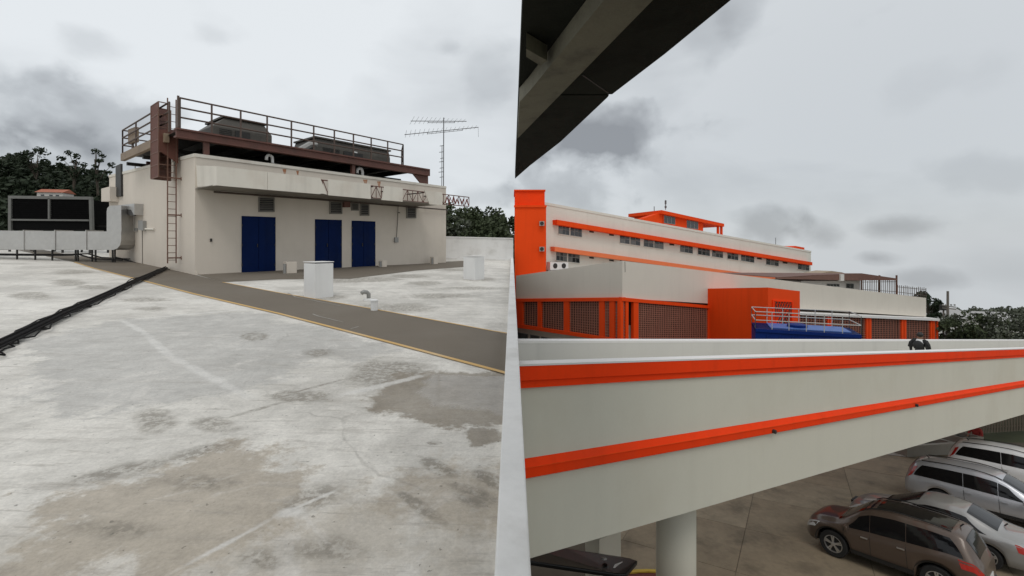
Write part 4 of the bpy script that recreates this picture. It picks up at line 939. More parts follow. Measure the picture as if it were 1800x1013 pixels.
# ---- terrace on the wing: pergola, white room, fences
TW = PR.shift(-2.2)
tp = empty('roof_pergola', TW.at(1480, 515), 'rusty brown pergola roof over a small white room on the wing top', 'pergola')
r0 = TW.at(1366, 489); r1 = TW.at(1514.5, 481.5); r2 = r1+Vector((d1v.x, d1v.y, 0))*0
g = G(); TW.slab(g, [(1366, 488.5), (1430, 483.5), (1514.5, 481.5), (1514.5, 493.5), (1366, 490.5)], -.15, 0); g.build('fascia', PERG, tp)
TE = TW.at(1514.5, 482); TB = Wall((TE.x, TE.y), Vector((.94, .34)))
g = G(); TB.slab(g, [(1514.5, 481.5), (1577, 490.5), (1577, 493), (1514.5, 493)], -.15, 0); g.build('fascia', PERG, tp)
q = [TW.at(1366, 488.5), TW.at(1514.5, 481.5), TB.at(1577, 490.6), TB.at(1577, 490.6)+Vector((-4, 7, 0)), TW.at(1366, 488.5)+Vector((-2, 7, 0))]
g = G(); g.prism(q, (0, 0, .05)); g.build('roof_sheet', PERG, tp)
g = G(); TW.slab(TW and g, [(1430, 483), (1462, 476.5), (1480, 479), (1488, 481.5)], -4, -2.5); g.build('tan_gable', PERG_T, tp)
g = G()
for x in (1514.5, 1546, 1576): a, b = TB.at(x, 484, -.1), TB.at(x, 521, -.1); g.bar(a, b, .12, .12, TB.n3)
g.build('post', PERG, tp)
wr = empty('roof_room', TW.at(1470, 520, -1.2), 'little white room with dark windows under the brown pergola', 'building')
g = G(); TW.slab(g, [(1408, 494), (1512, 493.5), (1512, 530), (1408, 530)], -4, -1.0); g.build('wall', HOUSE_W, wr)
for x0, x1, y0, y1 in ((1454, 1476, 499, 503.5), (1488, 1501, 498.5, 507)):
    g = G(); TW.slab(g, [(x0, y0), (x1, y0+.8), (x1, y1+.8), (x0, y1)], -1.0, -.95); t = g.build('window', FRAME, wr)
    n = 4 if x0 < 1480 else 2; w_ = (x1-x0)/n
    for i in range(n): g = G(); TW.slab(g, [(x0+i*w_+.5, y0+.6), (x0+(i+1)*w_-.5, y0+.8), (x0+(i+1)*w_-.5, y1), (x0+i*w_+.5, y1-.4)], -.949, -.94); g.build('pane', GLASSD, t)
g = G(); TW.slab(g, [(1478, 482.3), (1484, 482.3), (1484, 494), (1478, 494)], -.1, .12); g.build('chimney', HOUSE_W, wr)
for x0, x1, ya0, ya1, yb0, yb1, lb in ((1515, 1576, 493, 492.5, 512, 516, 'tall rusty rebar fence under the pergola end'), (1578, 1627.5, 501.5, 506.5, 516.5, 522.5, 'lower rusty rebar fence at the wing top far end')):
    t = empty('rebar_fence', TW.at((x0+x1)/2, (yb0+yb1)/2), lb, 'fence'); n = int((x1-x0)/3.2)
    for i in range(n+1):
        k = i/n; x = x0+(x1-x0)*k; jt = random.uniform(-1.4, 1.0)
        g = G(); g.bar(TW.at(x, ya0+(ya1-ya0)*k+jt, .5), TW.at(x+random.uniform(-.4, .4), yb0+(yb1-yb0)*k+2, .5), .045 if i % 5 else .08, .045, TW.n3); g.build('bar', REBAR, t)
    g = G(); g.bar(TW.at(x0, ya0+3, .5), TW.at(x1, ya1+3, .5), .04, .05); g.bar(TW.at(x0, yb0-3, .5), TW.at(x1, yb1-3, .5), .04, .05); g.build('cross_bar', REBAR, t)

# ---- main slab building
MW = Wall((3.55, 45), d1v)
mb_ = empty('main_building', MW.at(1190, 560), 'long white slab building with two orange sunshade bands and window rows', 'building')
mt = lin(960, 357, 1425.5, 442)
a, b = MW.at(956, mt(956)), MW.at(1425.5, 442); bk = Vector((.12, 1, 0))*9
hexa([dz(a, a.z-22), dz(b, b.z-22), dz(b, b.z-22)+bk, dz(a, a.z-22)+bk], [a, b, b+bk+Z*-1.2, a+bk+Z*-1.2]).build('wall', W_MAIN, mb_)
g = G(); g.prism([a+MW.n3*.05-Z*.2, b+MW.n3*.05-Z*.2, b+MW.n3*.05+Z*.05, a+MW.n3*.05+Z*.05], -MW.n3*.4); g.build('coping', W_MAIN, mb_)
b1t, b1b = lin(980, 386.5, 1433, 462), lin(980, 395, 1433, 467.5)
b2t, b2b = lin(976.5, 434, 1430, 497), lin(976.5, 442, 1430, 502)
for ft, fb, x0, x1, m_, nm in ((b1t, b1b, 979, 1428, ORANGE, 'sunshade_band'), (b2t, b2b, 975, 1428, ORANGE_P, 'sunshade_band')):
    g = G(); MW.slab(g, [(x0, ft(x0)), (x1, ft(x1)), (x1, fb(x1)), (x0, fb(x0))], .0, .75); g.build(nm, m_, mb_)
rows = [(982, 1001), (1003, 1023), (1090, 1107), (1108.5, 1125.5), (1132, 1149), (1150.5, 1166.5), (1196, 1218), (1227, 1248), (1252, 1271), (1279, 1298), (1303, 1326), (1347, 1369), (1403, 1423)]
def window(x0, x1, fb, h0, npan):
    g = G(); h = h0; y0 = lambda x: fb(x)+.3
    MW.slab(g, [(x0, y0(x0)), (x1, y0(x1)), (x1, y0(x1)+h), (x0, y0(x0)+h)], 0, .03); t = g.build('window', FRAME, mb_)
    w_ = (x1-x0)/npan; mid = .42
    for i in range(npan):
        for ra, rb in ((.06, mid-.03), (mid+.03, .94)):
            xa, xb = x0+i*w_+.55, x0+(i+1)*w_-.55
            g = G(); MW.slab(g, [(xa, y0(xa)+h*ra), (xb, y0(xb)+h*ra), (xb, y0(xb)+h*rb), (xa, y0(xa)+h*rb)], .031, .037 if (i+int(ra*9)) % 2 else .05); g.build('pane', random.choice((GLASSD, GLASSD, GLASS_C, GLASS_B)), t)
    g = G(); MW.slab(g, [(x0-.5, y0(x0)+h), (x1+.5, y0(x1)+h), (x1+.5, y0(x1)+h+.9), (x0-.5, y0(x0)+h+.9)], .0, .1); g.build('sill', W_MAIN, t)
for x0, x1 in rows:
    h = 15.5-5.2*(x0-980)/430; window(x0, x1, b1b, h, 3 if x1-x0 > 18 else 2)
    if x0 < 1300: window(x0-4*(x0 < 1030), x1-4*(x0 < 1030), b2b, h, 3 if x1-x0 > 18 else 2)
for x in (1040, 1075, 1181, 1335, 1380):
    for fb in (b1b, b2b):
        if fb is b2b and x > 1100: continue
        g = G(); MW.slab(g, [(x-4, fb(x)+1), (x+4, fb(x)+2), (x+4, fb(x)+5), (x-4, fb(x)+4)], .0, .02); g.build('vent_slot', DARK, mb_)
# air conditioner box on the wall foot
act = empty('air_conditioner', MW.at(982, 474, .6), 'grey air conditioner outdoor unit beside the orange tower', 'air conditioner')
g = G(); MW.slab(g, [(967, 461), (999, 461.5), (999, 473.5), (967, 475)], .3, .9); g.build('casing', W_BLOCK, act)
for x in (976, 991): g = G(); g.lathe([(.26, 0), (.26, .02), (.05, .03)], MW.at(x, 467.5, .9), MW.n3, 14); g.build('fan_grille', DARK, act)
g = G(); MW.slab(g, [(964, 475), (1001, 474), (1001, 476), (964, 477)], 0, 1.0); g.build('bracket', GREYBOX, act)
# orange stair tower
TY = 41.5
tw = empty('stair_tower', pt(932, 560, TY), 'orange stair tower at the left end of the white slab building', 'tower')
def pbox(x0, x1, y0, y1, Y0, Y1): return G().prism([pt(x0, y0, Y0), pt(x1, y0, Y0), pt(x1, y1, Y0), pt(x0, y1, Y0)], (0, Y1-Y0, 0))
pbox(905, 960, 364, 560, TY, TY+5).build('wall', ORANGE, tw)
pbox(905, 957.5, 336, 363.8, TY+.15, TY+4.8).build('upper_wall', ORANGE_D, tw)
pbox(903.5, 959, 333.5, 336, TY+.0, TY+5).build('coping', ORANGE, tw)
pbox(903.5, 961, 361, 364.5, TY-.12, TY+.14).build('ledge', ORANGE, tw)
for y in (393, 438):
    g = pbox(948.5, 957, y-4, y+4, TY-.4, TY); t = g.build('air_conditioner', mat('dull_ac_grey', (.34, .31, .28), .7, .15, 3, .05), label='small grey air conditioner fixed %s on the orange tower' % ('high' if y < 400 else 'low'), cat='air conditioner')
    g = G(); g.lathe([(.17, 0), (.17, .02)], pt(952.5, y, TY-.4), Vector((0, -1, 0)), 12); g.build('fan_grille', DARK, t)
# orange roof penthouse
PW = MW.shift(-3.0)
ph = empty('roof_penthouse', PW.at(1200, 400), 'orange penthouse with two windows and a porch on the slab roof', 'building')
pt_ = lin(1165.5, 376, 1273, 399)
a, b = PW.at(1166, 374), PW.at(1236, 389); bk2 = Vector((d2v.x, d2v.y, 0))*6
hexa([dz(a, a.z-3.2), dz(b, b.z-3.6), dz(b, b.z-3.6)+bk2, dz(a, a.z-3.2)+bk2], [a, b, b+bk2, a+bk2]).build('wall', ORANGE, ph)
g = G(); A = PW.at(1163, 369.5, .5); B = PW.at(1273, 393.5, .5); g.prism([A, B, B+bk2*1.15, A+bk2*1.15], (0, 0, -.42)); g.build('roof', ORANGE, ph)
for x0, x1, y0, y1 in ((1167.5, 1187, 378.5, 392.5), (1207.5, 1227.5, 387, 401)):
    g = G(); PW.slab(g, [(x0, y0), (x1, y0+3.6), (x1, y1+2.6), (x0, y1)], 0, .03); t = g.build('window', FRAME, ph)
    for i in range(3): w_ = (x1-x0)/3; xa, xb = x0+i*w_+.6, x0+(i+1)*w_-.6; s_ = 3.6/(x1-x0); g = G(); PW.slab(g, [(xa, y0+1+s_*(xa-x0)), (xb, y0+1+s_*(xb-x0)), (xb, y1-1+s_*.7*(xb-x0)), (xa, y1-1+s_*.7*(xa-x0))], .031, .04); g.build('pane', GLASSD, t)
for x in (1262, 1268): g = G(); a = PW.at(x, 395, .2); g.bar(a, a-Z*2.4, .25, .25, PW.n3); g.build('porch_post', ORANGE, ph)
g = G(); a, b = PW.at(1131, 384, 0), PW.at(1165, 373.2, 0); g.prism([a, b, b-Z*.55, a-Z*.55], bk2*.2); g.prism([a-Z*.56, b-Z*.56, b-Z*2.2, a-Z*2.0], bk2*.12); g.build('side_parapet', ORANGE, ph)
for x, y0, y1, lb in ((1170, 352, 369, 'thin mast with a small box on the orange penthouse'), (1150, 363, 380, 'short thin rod left of the orange penthouse mast')):
    t = empty('roof_mast', PW.at(x, y1, -1), lb, 'mast'); g = G(); g.tube([PW.at(x, y1, -1), PW.at(x, y0, -1)], .05, 5); g.build('pole', ANT, t)
    if x > 1160: g = G(); g.box(PW.at(x, 356, -1), .18, .18, .5); g.box(PW.at(x, 364, -1), .2, .2, .3); g.build('box', ANT, t)
t = G(); PW.slab(t, [(1386, 434.5), (1398, 432.5), (1414, 435.5), (1414, 441), (1386, 439)], -2.5, 0); t.build('roof_hatch', ORANGE, label='small orange box near the far end of the slab roof', cat='roof box')
g = G(); g.tube([PW.at(1363.5, 432, 0), PW.at(1363.5, 418, 0)], .04, 5); g.build('roof_rod', ANT, label='thin dark rod on the slab roof towards its right end', cat='mast')

# ---- blue tank with white guard rail behind the bridge
BT = Wall((pt(1328, 580, 23).x, 23), Vector((1, -.418)))
tk = empty('blue_tank', BT.at(1420, 620), 'blue steel tank with a white guard rail standing behind the bridge', 'tank')
ta, tb = BT.at(1328, 577.5), BT.at(1514, 588.5); tk_b = -BT.n3*2.0
hexa([dz(ta, ta.z-2.6), dz(tb, tb.z-2.6), dz(tb, tb.z-2.6)+tk_b, dz(ta, ta.z-2.6)+tk_b], [ta, tb, tb+tk_b, ta+tk_b]).build('body', BLUE_T, tk)
g = G(); P4 = [ta+BT.n3*.06, tb+BT.n3*.06, tb+tk_b, ta+tk_b]; g.prism(P4, (0, 0, -.16)); g.build('rim', BLUE_T, tk)
g = G(); q0_, q1_ = ta+(tb-ta)*.16+tk_b*.12, ta+(tb-ta)*.93+tk_b*.12; g.prism([q0_, q1_, q1_+tk_b*.8, q0_+tk_b*.8], (0, 0, .05)); g.build('lid', BLUE_L, tk)
g = G(); h0 = ta+(tb-ta)*.45+tk_b*.5; g.lathe([(.45, 0), (.45, .12), (.3, .16)], h0+Z*.05, seg=16); g.build('hatch', BLUE_T, tk)
for k in range(1, 8): g = G(); p = ta+(tb-ta)*k/8; g.box(p+BT.n3*.02-Z*1.4, .06, .06, 2.2, (BT.d3, BT.n3, Z)); g.build('rib', BLUE_T, tk)
RT = .85
for loop in ([ta, tb], [ta+tk_b*.95, tb+tk_b*.95], [ta, ta+tk_b*.95], [tb, tb+tk_b*.95]):
    for f_ in (1, .5): g = G(); g.tube([p+Z*RT*f_ for p in loop], .024, 5); g.build('rail_bar', WHITE_R, tk)
    n = 6 if (loop[1]-loop[0]).length > 3 else 1
    for k in range(n+1): p = loop[0]+(loop[1]-loop[0])*k/n; g = G(); g.tube([p, p+Z*RT], .02, 5); g.build('rail_post', WHITE_R, tk)
# ================================================================== CARS
def interp(tab, x):
    if x <= tab[0][0]: return tab[0][1]
    for (a, va), (b, vb) in zip(tab, tab[1:]):
        if x <= b:
            return va+(vb-va)*(x-a)/(b-a)
    return tab[-1][1]
def smooth_tab(tab, n=90, r=.07):
    x0, x1 = tab[0][0], tab[-1][0]; o = []
    for i in range(n+1):
        x = x0+(x1-x0)*i/n
        k = [max(x0, min(x1, x+d)) for d in (-r, -r/2, 0, r/2, r)]
        o.append((x, sum(interp(tab, q) for q in k)/5))
    return o
SUV = dict(L=4.7, ax=(1.42, -1.30), R=.37, zb=.30,
    top=[(-2.35, .86), (-2.30, 1.05), (-2.16, 1.30), (-1.98, 1.56), (-1.80, 1.63), (-1.2, 1.68), (-.3, 1.70), (.30, 1.64), (.58, 1.52), (1.20, 1.12), (1.36, 1.07), (1.95, 1.0), (2.22, .88), (2.33, .74), (2.35, .62)],
    belt=[(-2.35, .80), (-2.2, 1.08), (-1.6, 1.12), (0, 1.02), (1.2, .96), (1.4, .95), (2.0, .88), (2.25, .76), (2.35, .55)],
    w=[(-2.35, .66), (-2.28, .80), (-2.0, .90), (-1.3, .94), (0, .93), (1.4, .94), (1.9, .90), (2.2, .78), (2.35, .52)],
    wr=[(-2.35, .60), (-2.1, .62), (-1.6, .64), (0, .67), (.5, .68), (1.25, .76), (1.9, .74), (2.2, .62), (2.35, .42)],
    side=(-1.95, 1.08), pill=(-.62, .32, -1.32), ws=(1.26, .50), rw=(-2.24, -1.98))
KX, KZ = .90, 1.045
for k_ in ('top', 'belt'): SUV[k_] = [(x*KX, z*KZ) for x, z in SUV[k_]]
for k_ in ('w', 'wr'): SUV[k_] = [(x*KX, z) for x, z in SUV[k_]]
for k_ in ('ax', 'side', 'pill', 'ws', 'rw'): SUV[k_] = tuple(x*KX for x in SUV[k_])
SUV['L'] *= KX; SUV['R'] = .385
WAGON = dict(L=4.55, ax=(1.38, -1.25), R=.33, zb=.25,
    top=[(-2.27, .80), (-2.24, 1.0), (-2.12, 1.25), (-1.95, 1.50), (-1.75, 1.56), (-1.0, 1.60), (-.2, 1.60), (.30, 1.54), (.55, 1.43), (1.25, 1.02), (1.40, .97), (1.95, .88), (2.18, .76), (2.28, .58)],
    belt=[(-2.27, .74), (-2.1, .98), (-1.4, .98), (0, .92), (1.25, .88), (1.9, .80), (2.28, .5)],
    w=[(-2.27, .70), (-2.2, .80), (-1.9, .86), (-1.2, .88), (1.3, .88), (1.85, .84), (2.15, .72), (2.28, .5)],
    wr=[(-2.27, .58), (-2.0, .60), (-1.5, .61), (0, .63), (.5, .64), (1.25, .72), (1.9, .68), (2.28, .4)],
    side=(-1.98, 1.12), pill=(-.55, .35, -1.30), ws=(1.30, .47), rw=(-2.2, -1.95))
SEDAN = dict(L=4.5, ax=(1.35, -1.28), R=.32, zb=.22,
    top=[(-2.25, .78), (-2.2, .98), (-1.75, 1.04), (-1.55, 1.07), (-.85, 1.40), (-.5, 1.46), (.0, 1.46), (.25, 1.40), (1.15, .97), (1.3, .94), (1.9, .83), (2.15, .70), (2.25, .52)],
    belt=[(-2.25, .70), (-2.0, .90), (-1.3, .93), (0, .90), (1.15, .86), (1.9, .75), (2.25, .45)],
    w=[(-2.25, .64), (-2.15, .76), (-1.8, .85), (-1.1, .87), (1.2, .87), (1.8, .83), (2.1, .70), (2.25, .48)],
    wr=[(-2.25, .5), (-1.9, .62), (-1.5, .66), (-.7, .60), (0, .61), (.4, .62), (1.2, .72), (1.8, .68), (2.25, .38)],
    side=(-1.35, 1.0), pill=(-.42, .3, -1.0), ws=(1.2, .22), rw=(-1.52, -.88))
def car(name, S, paint, loc2, fwd2, label, group=None, rails=True, roofstripes=False, scale=1.0):
    T = {k: smooth_tab(S[k]) for k in ('top', 'belt', 'w', 'wr')}
    L = S['L']; R = S['R']; AR = R+.07
    def sec(x):
        zt = interp(T['top'], x); be = min(interp(T['belt'], x), zt-.05); w = interp(T['w'], x); wr = min(interp(T['wr'], x), w*.97)
        zb = S['zb']+.10*max(0, (abs(x)-2.0))/.35
        for a in S['ax']:
            d = abs(x-a)
            if d < AR: zb = max(zb, R+math.sqrt(AR*AR-d*d)-.0)
        zb = min(zb, be-.08)
        low = S['zb'] if zb == S['zb'] else zb
        pts = [(w*.90, zb), (w*.985, zb+.03), (w, zb+(be-zb)*.35), (w*1.005, zb+(be-zb)*.66), (w*.985, be-.05*min(1, (be-zb)/.3)), (w*.955, be)]
        ex, ez = wr, max(zt-.10, be+.012)
        for f in (.25, .5, .75): pts.append((pts[5][0]+(ex-pts[5][0])*f+.018*math.sin(math.pi*f), pts[5][1]+(ez-pts[5][1])*f))
        pts.append((ex, ez)); pts.append((wr-.05, zt-.035)); pts.append((wr*.66, zt-.008)); pts.append((wr*.33, zt)); pts.append((0, zt+.003))
        return pts
    def side_pt(x, f, s_, off=.007):
        p = sec(x); a, b = p[5], p[9]; y = a[0]+(b[0]-a[0])*f+.018*math.sin(math.pi*f)+off; return Vector((x, s_*y, a[1]+(b[1]-a[1])*f+off*.3))
    def low_pt(x, f, s_, off=.006):
        p = sec(x); a = p[1]; z = a[1]+(p[5][1]-a[1])*f
        ys = [(q[1], q[0]) for q in p[1:6]]; return Vector((x, s_*(interp(ys, z)+off), z))
    def top_pt(x, s_, off=.010):
        p = sec(x); e = p[10][0]; y = abs(s_)*e; ys = sorted((q[0], q[1]) for q in p[10:]); return Vector((x+off*.5*(1 if x > 0 else -1), math.copysign(y, s_), interp(ys, y)+off))
    fw = Vector((fwd2[0], fwd2[1], 0)).normalized(); up = Vector((0, .12, 1)).normalized()
    fw = (fw-up*fw.dot(up)).normalized(); lf = up.cross(fw)
    root = empty(name, (0, 0, 0), label, 'car', group)
    root.matrix_world = Matrix(((fw.x, lf.x, up.x, 0), (fw.y, lf.y, up.y, 0), (fw.z, lf.z, up.z, 0), (0, 0, 0, 1)))
    rot = root.rotation_euler.copy()
    root.location = (0, 0, 0)
    def put(g, nm, m, parent=None, smooth=False):
        o = g.build(nm, m, root if parent is None else parent, smooth); return o
    n = 96; g = G(); xs = [-L/2+L*i/n for i in range(n+1)]
    rows_ = []
    for x in xs:
        p = sec(max(S['top'][0][0], min(S['top'][-1][0], x))); rows_.append([Vector((x, y, z)) for y, z in p]+[Vector((x, -y, z)) for y, z in reversed(p[:-1])])
    m = len(rows_[0]); g.v = [v for r in rows_ for v in r]
    g.f = [(i*m+j, i*m+j+1, (i+1)*m+j+1, (i+1)*m+j) for i in range(n) for j in range(m-1)]
    g.f += [tuple(range(m)), tuple(n*m+j for j in reversed(range(m)))]
    body = put(g, 'body', paint, smooth=True)
    for pgn in body.data.polygons:
        if len(pgn.vertices) > 4: pgn.use_smooth = False
    # floor pan and bumper trims
    g = G(); g.box((0, 0, S['zb']+.08), L-.5, 1.2, .22); put(g, 'underbody', TRIM)
    # black sills and arch liners
    for s_ in (1, -1):
        g = G(); a0, a1 = S['ax'][1]+AR+.02, S['ax'][0]-AR-.02
        q = [low_pt(a0+(a1-a0)*i/10, 0.0, s_) for i in range(11)]; r = [low_pt(a0+(a1-a0)*i/10, .17, s_) for i in range(11)]
        for i in range(10): g.quad(q[i], q[i+1], r[i+1], r[i])
        put(g, 'sill_trim', TRIM)
        for a in S['ax']:
            g = G(); k = 20; q = []; r = []
            for i in range(k+1):
                t = math.pi*i/k; x = a+AR*math.cos(t); z = R+AR*math.sin(t)
                w = interp(T['w'], x); q.append(Vector((x, s_*(w*.93+.035), z))); r.append(Vector((a+(AR+.05)*math.cos(t), s_*(w*.99+.012), R+(AR+.05)*math.sin(t))))
            for i in range(k): g.quad(q[i], q[i+1], r[i+1], r[i])
            put(g, 'arch_trim', TRIM if name == 'suv' else paint)
    # windows
    sx0, sx1 = S['side']; pb_, pf_, pc_ = S['pill']
    spans = [(pf_+.008, sx1), (pb_+.008, pf_-.008), (sx0, pb_-.008)] if S is not SEDAN else [(pf_+.01, sx1), (sx0, pf_-.01)]
    for s_ in (1, -1):
        for (a, b) in spans:
            g = G(); nx_, nf = 12, 6; grid = []
            for j in range(nf+1):
                f = .07+.80*j/nf; row = []
                for i in range(nx_+1):
                    t = i/nx_
                    xa, xb = a, b
                    if b == sx1: xb = b-(b-S['ws'][1]-.02)*f*.92
                    if a == sx0: xa = a+.10*f+.25*f*f if S is not SEDAN else a+(.55)*f
                    row.append(side_pt(xa+(xb-xa)*t, f, s_))
                grid.append(row)
            for j in range(nf):
                for i in range(nx_): g.quad(grid[j][i], grid[j][i+1], grid[j+1][i+1], grid[j+1][i])
            put(g, 'side_window', CARGLASS, smooth=True)
        # door seams and handles
        for x in (pf_, pb_, sx1-.02):
            g = G(); q = [low_pt(x, .1+.88*i/8, s_, .005) for i in range(9)]
            for i in range(8): g.quad(q[i], q[i]+Vector((.012, 0, 0)), q[i+1]+Vector((.012, 0, 0)), q[i+1])
            put(g, 'door_seam', TRIM)
        for x in (pf_+.14, pb_+.12):
            g = G(); p = low_pt(x, .80, s_, .02); g.box(p, .17, .03, .03); put(g, 'door_handle', RIM if name == 'suv' else paint)
        g = G(); p = side_pt(sx1-.12, .05, s_, .10); g.box(p, .10, .22, .14); mo = put(g, 'mirror', paint); b = mo.modifiers.new('b', 'BEVEL'); b.width = .035; b.segments = 3
        # lamps
        g = G(); xf = S['top'][-1][0]
        A_ = [low_pt(xf-.52+.5*i/8, .99, s_, .012) for i in range(9)]; B_ = [low_pt(xf-.40+.38*i/8, .70, s_, .012) for i in range(9)]
        for i in range(8): g.quad(A_[i], A_[i+1], B_[i+1], B_[i])
        put(g, 'headlight', HEAD, smooth=True)
        xr = S['top'][0][0]; g = G()
        if S is SUV: A_ = [low_pt(xr+.02+.46*i/8, .985, s_, .012) for i in range(9)]; B_ = [low_pt(xr+.02+.40*i/8, .74, s_, .012) for i in range(9)]
        elif S is WAGON:
            A_ = []; B_ = []
            for i in range(9):
                f = i/8; x = xr+.10+.20*f; A_.append(side_pt(x, .02+.80*f, s_, .014)); B_.append(side_pt(x+.13, .02+.80*f, s_, .014))
        else: A_ = [low_pt(xr+.02+.36*i/8, .985, s_, .012) for i in range(9)]; B_ = [low_pt(xr+.02+.30*i/8, .68, s_, .012) for i in range(9)]
        for i in range(8): g.quad(A_[i], A_[i+1], B_[i+1], B_[i])
        put(g, 'tail_light', TAIL, smooth=True)
        if rails:
            g = G(); q = []
            for i in range(13):
                x = sx0+.25+(S['ws'][1]-.25-sx0)*i/12; p = sec(x); q.append(Vector((x, s_*(p[10][0]-.02), p[10][1]+.03+.025*math.sin(math.pi*i/12))))
            g.tube(q, .018, 5); put(g, 'roof_rail', TRIM)
    for (x0, x1, nm) in ((S['ws'][0], S['ws'][1], 'windshield'), (S['rw'][0], S['rw'][1], 'rear_window')):
        g = G(); nx_, ny = 10, 14; grid = []
        for i in range(nx_+1):
            x = x0+(x1-x0)*i/nx_; grid.append([top_pt(x, -.97+1.94*j/ny) for j in range(ny+1)])
        for i in range(nx_):
            for j in range(ny): g.quad(grid[i][j], grid[i+1][j], grid[i+1][j+1], grid[i][j+1])
        put(g, nm, CARGLASS, smooth=True)
    if roofstripes:
        g = G(); grid = []
        for i in range(9):
            x = S['ws'][1]-.12+(-1.5-S['ws'][1]+.12)*i/8; grid.append([top_pt(x, -.78+1.56*j/10, .008) for j in range(11)])
        for i in range(8):
            for j in range(10): g.quad(grid[i][j], grid[i+1][j], grid[i+1][j+1], grid[i][j+1])
        put(g, 'roof_glass', CARGLASS, smooth=True)
    g = G(); p = sec(-1.55); g.tube([(-1.6, 0, p[-1][1]), (-1.68, 0, p[-1][1]+.09)], .018, 5); put(g, 'aerial_fin', TRIM)
    g = G(); xr = S['top'][0][0]; g.box((xr+.0, 0, .62), .03, .5, .14); put(g, 'number_plate', PLATE)
    g = G(); g.box((xr+.12, 0, .43), .30, 1.30, .20); bo = put(g, 'rear_bumper', TRIM if name == 'suv' else paint); bo.modifiers.new('b', 'BEVEL').width = .06
    xf = S['top'][-1][0]
    g = G(); g.box((xf-.05, 0, .58), .10, .78 if S is SUV else .5, .14); put(g, 'grille', TRIM)
    g = G(); g.box((xf-.16, 0, .38), .26, 1.02, .16); bo = put(g, 'front_bumper', TRIM); bo.modifiers.new('b', 'BEVEL').width = .06
    # wheels
    for a in S['ax']:
        for s_ in (1, -1):
            w = interp(T['w'], a); c = Vector((a, s_*(w-.13), R)); Yv = Vector((0, s_, 0))
            g = G(); g.lathe([(R*.62, -.11), (R*.93, -.11), (R, -.07), (R, .07), (R*.93, .11), (R*.66, .11), (R*.64, .07)], c, Yv, 32); wh = put(g, 'wheel', TYRE, smooth=False)
            g = G(); g.lathe([(R*.66, .06), (R*.66, .095), (R*.60, .10), (R*.57, .06)], c, Yv, 32)
            for k in range(5):
                t = 2*math.pi*k/5+.3
                for dt in (-.13, .13):
                    v1 = Vector((math.cos(t+dt*.4), 0, math.sin(t+dt*.4))); v2 = Vector((math.cos(t+dt), 0, math.sin(t+dt)))
                    g.bar(c+Yv*.09+v1*R*.08, c+Yv*.085+v2*R*.60, .035, .025, Yv)
            g.lathe([(R*.15, .05), (R*.15, .105), (R*.08, .112)], c, Yv, 14); put(g, 'rim', RIM, wh)
            g = G(); g.lathe([(R*.58, .02), (R*.58, .03)], c, Yv, 20); put(g, 'brake_disc', DARK, wh)
    root.rotation_mode = 'XYZ'; root.rotation_euler = rot; root.scale = (scale,)*3
    X, Y = loc2; root.location = (X, Y, gz(X, Y)+.012)
    return root

# ================================================================== PEOPLE
def figure(name, joints, edges, mats_fn, mats, label, loc):
    """one skinned body; joints: name -> (pos, radius)"""
    names = list(joints); idx = {k: i for i, k in enumerate(names)}
    me = bpy.data.meshes.new(name); me.from_pydata([joints[k][0] for k in names], [(idx[a], idx[b]) for a, b in edges], [])
    o = bpy.data.objects.new(name, me); COL.objects.link(o)
    o.modifiers.new('skin', 'SKIN'); sv = me.skin_vertices[0].data
    for k in names: r = joints[k][1]; sv[idx[k]].radius = (r if isinstance(r, tuple) else (r, r)); sv[idx[k]].use_root = (k == 'pelvis')
    ss = o.modifiers.new('sub', 'SUBSURF'); ss.levels = 2; ss.render_levels = 2
    bpy.context.view_layer.update()
    dg = bpy.context.evaluated_depsgraph_get(); nm = bpy.data.meshes.new_from_object(o.evaluated_get(dg))
    bpy.data.objects.remove(o); bpy.data.meshes.remove(me)
    nm.name = name
    nm.materials.clear()
    for m in mats: nm.materials.append(m)
    for p in nm.polygons: p.use_smooth = True; p.material_index = mats_fn(p.center)
    r = empty('person', loc, label, 'person')
    b = bpy.data.objects.new('body', nm); COL.objects.link(b); b.parent = r
    return r
def blobmesh(c, rx, ry, rz, cut=None, seg=16, jitter=0.0):
    g = G(); rn = random.Random(5)
    for i in range(seg//2+1):
        t = math.pi*i/(seg//2)
        for k in range(seg):
            a = 2*math.pi*k/seg; j = 1+rn.uniform(-jitter, jitter)
            v = Vector((math.sin(t)*math.cos(a)*rx*j, math.sin(t)*math.sin(a)*ry*j, math.cos(t)*rz*j))
            if cut and v.z < cut(v): v.z = cut(v)
            g.v.append(Vector(c)+v)
    g.f = [(i*seg+k, i*seg+(k+1) % seg, (i+1)*seg+(k+1) % seg, (i+1)*seg+k) for i in range(seg//2) for k in range(seg)]
    return g
AXD = (.60, -.80)     # parking direction: nose to tail of the car facing left
F1 = pt(1452, 976, 14.2)
def nose_left(axle_px, axle_py, Y, S, **kw):
    p = pt(axle_px, axle_py, Y); c = Vector((p.x, p.y))+Vector(AXD).normalized()*S['ax'][0]; return (c.x, c.y), (-AXD[0], -AXD[1])
PARK = 'cars parked below the bridge'
l, f = nose_left(1466, 975, 14.1, SUV); nrm = Vector((.80, .60))
l = (l[0]+nrm.x*.8, l[1]+nrm.y*.8)
car('suv', SUV, CAR_BROWN, l, f, 'brown metallic sport utility car with dark roof panel, nearest in the parking lot', PARK, True, True, .98)
car('sedan', SEDAN, CAR_GREY, (l[0]+nrm.x*2.75+.35, l[1]+nrm.y*2.75-.3), f, 'pale silver sedan parked on the far side of the brown car', PARK, False)
car('estate_car', WAGON, CAR_SILVER, (17.75, 16.85), (AXD[0], AXD[1]), 'silver estate car with tall red tail lamp showing its rear', PARK, True)
car('estate_car', WAGON, CAR_WHITE, (21.7, 19.2), (AXD[0], AXD[1]), 'white estate car farthest along the row beside the planter', PARK, True)

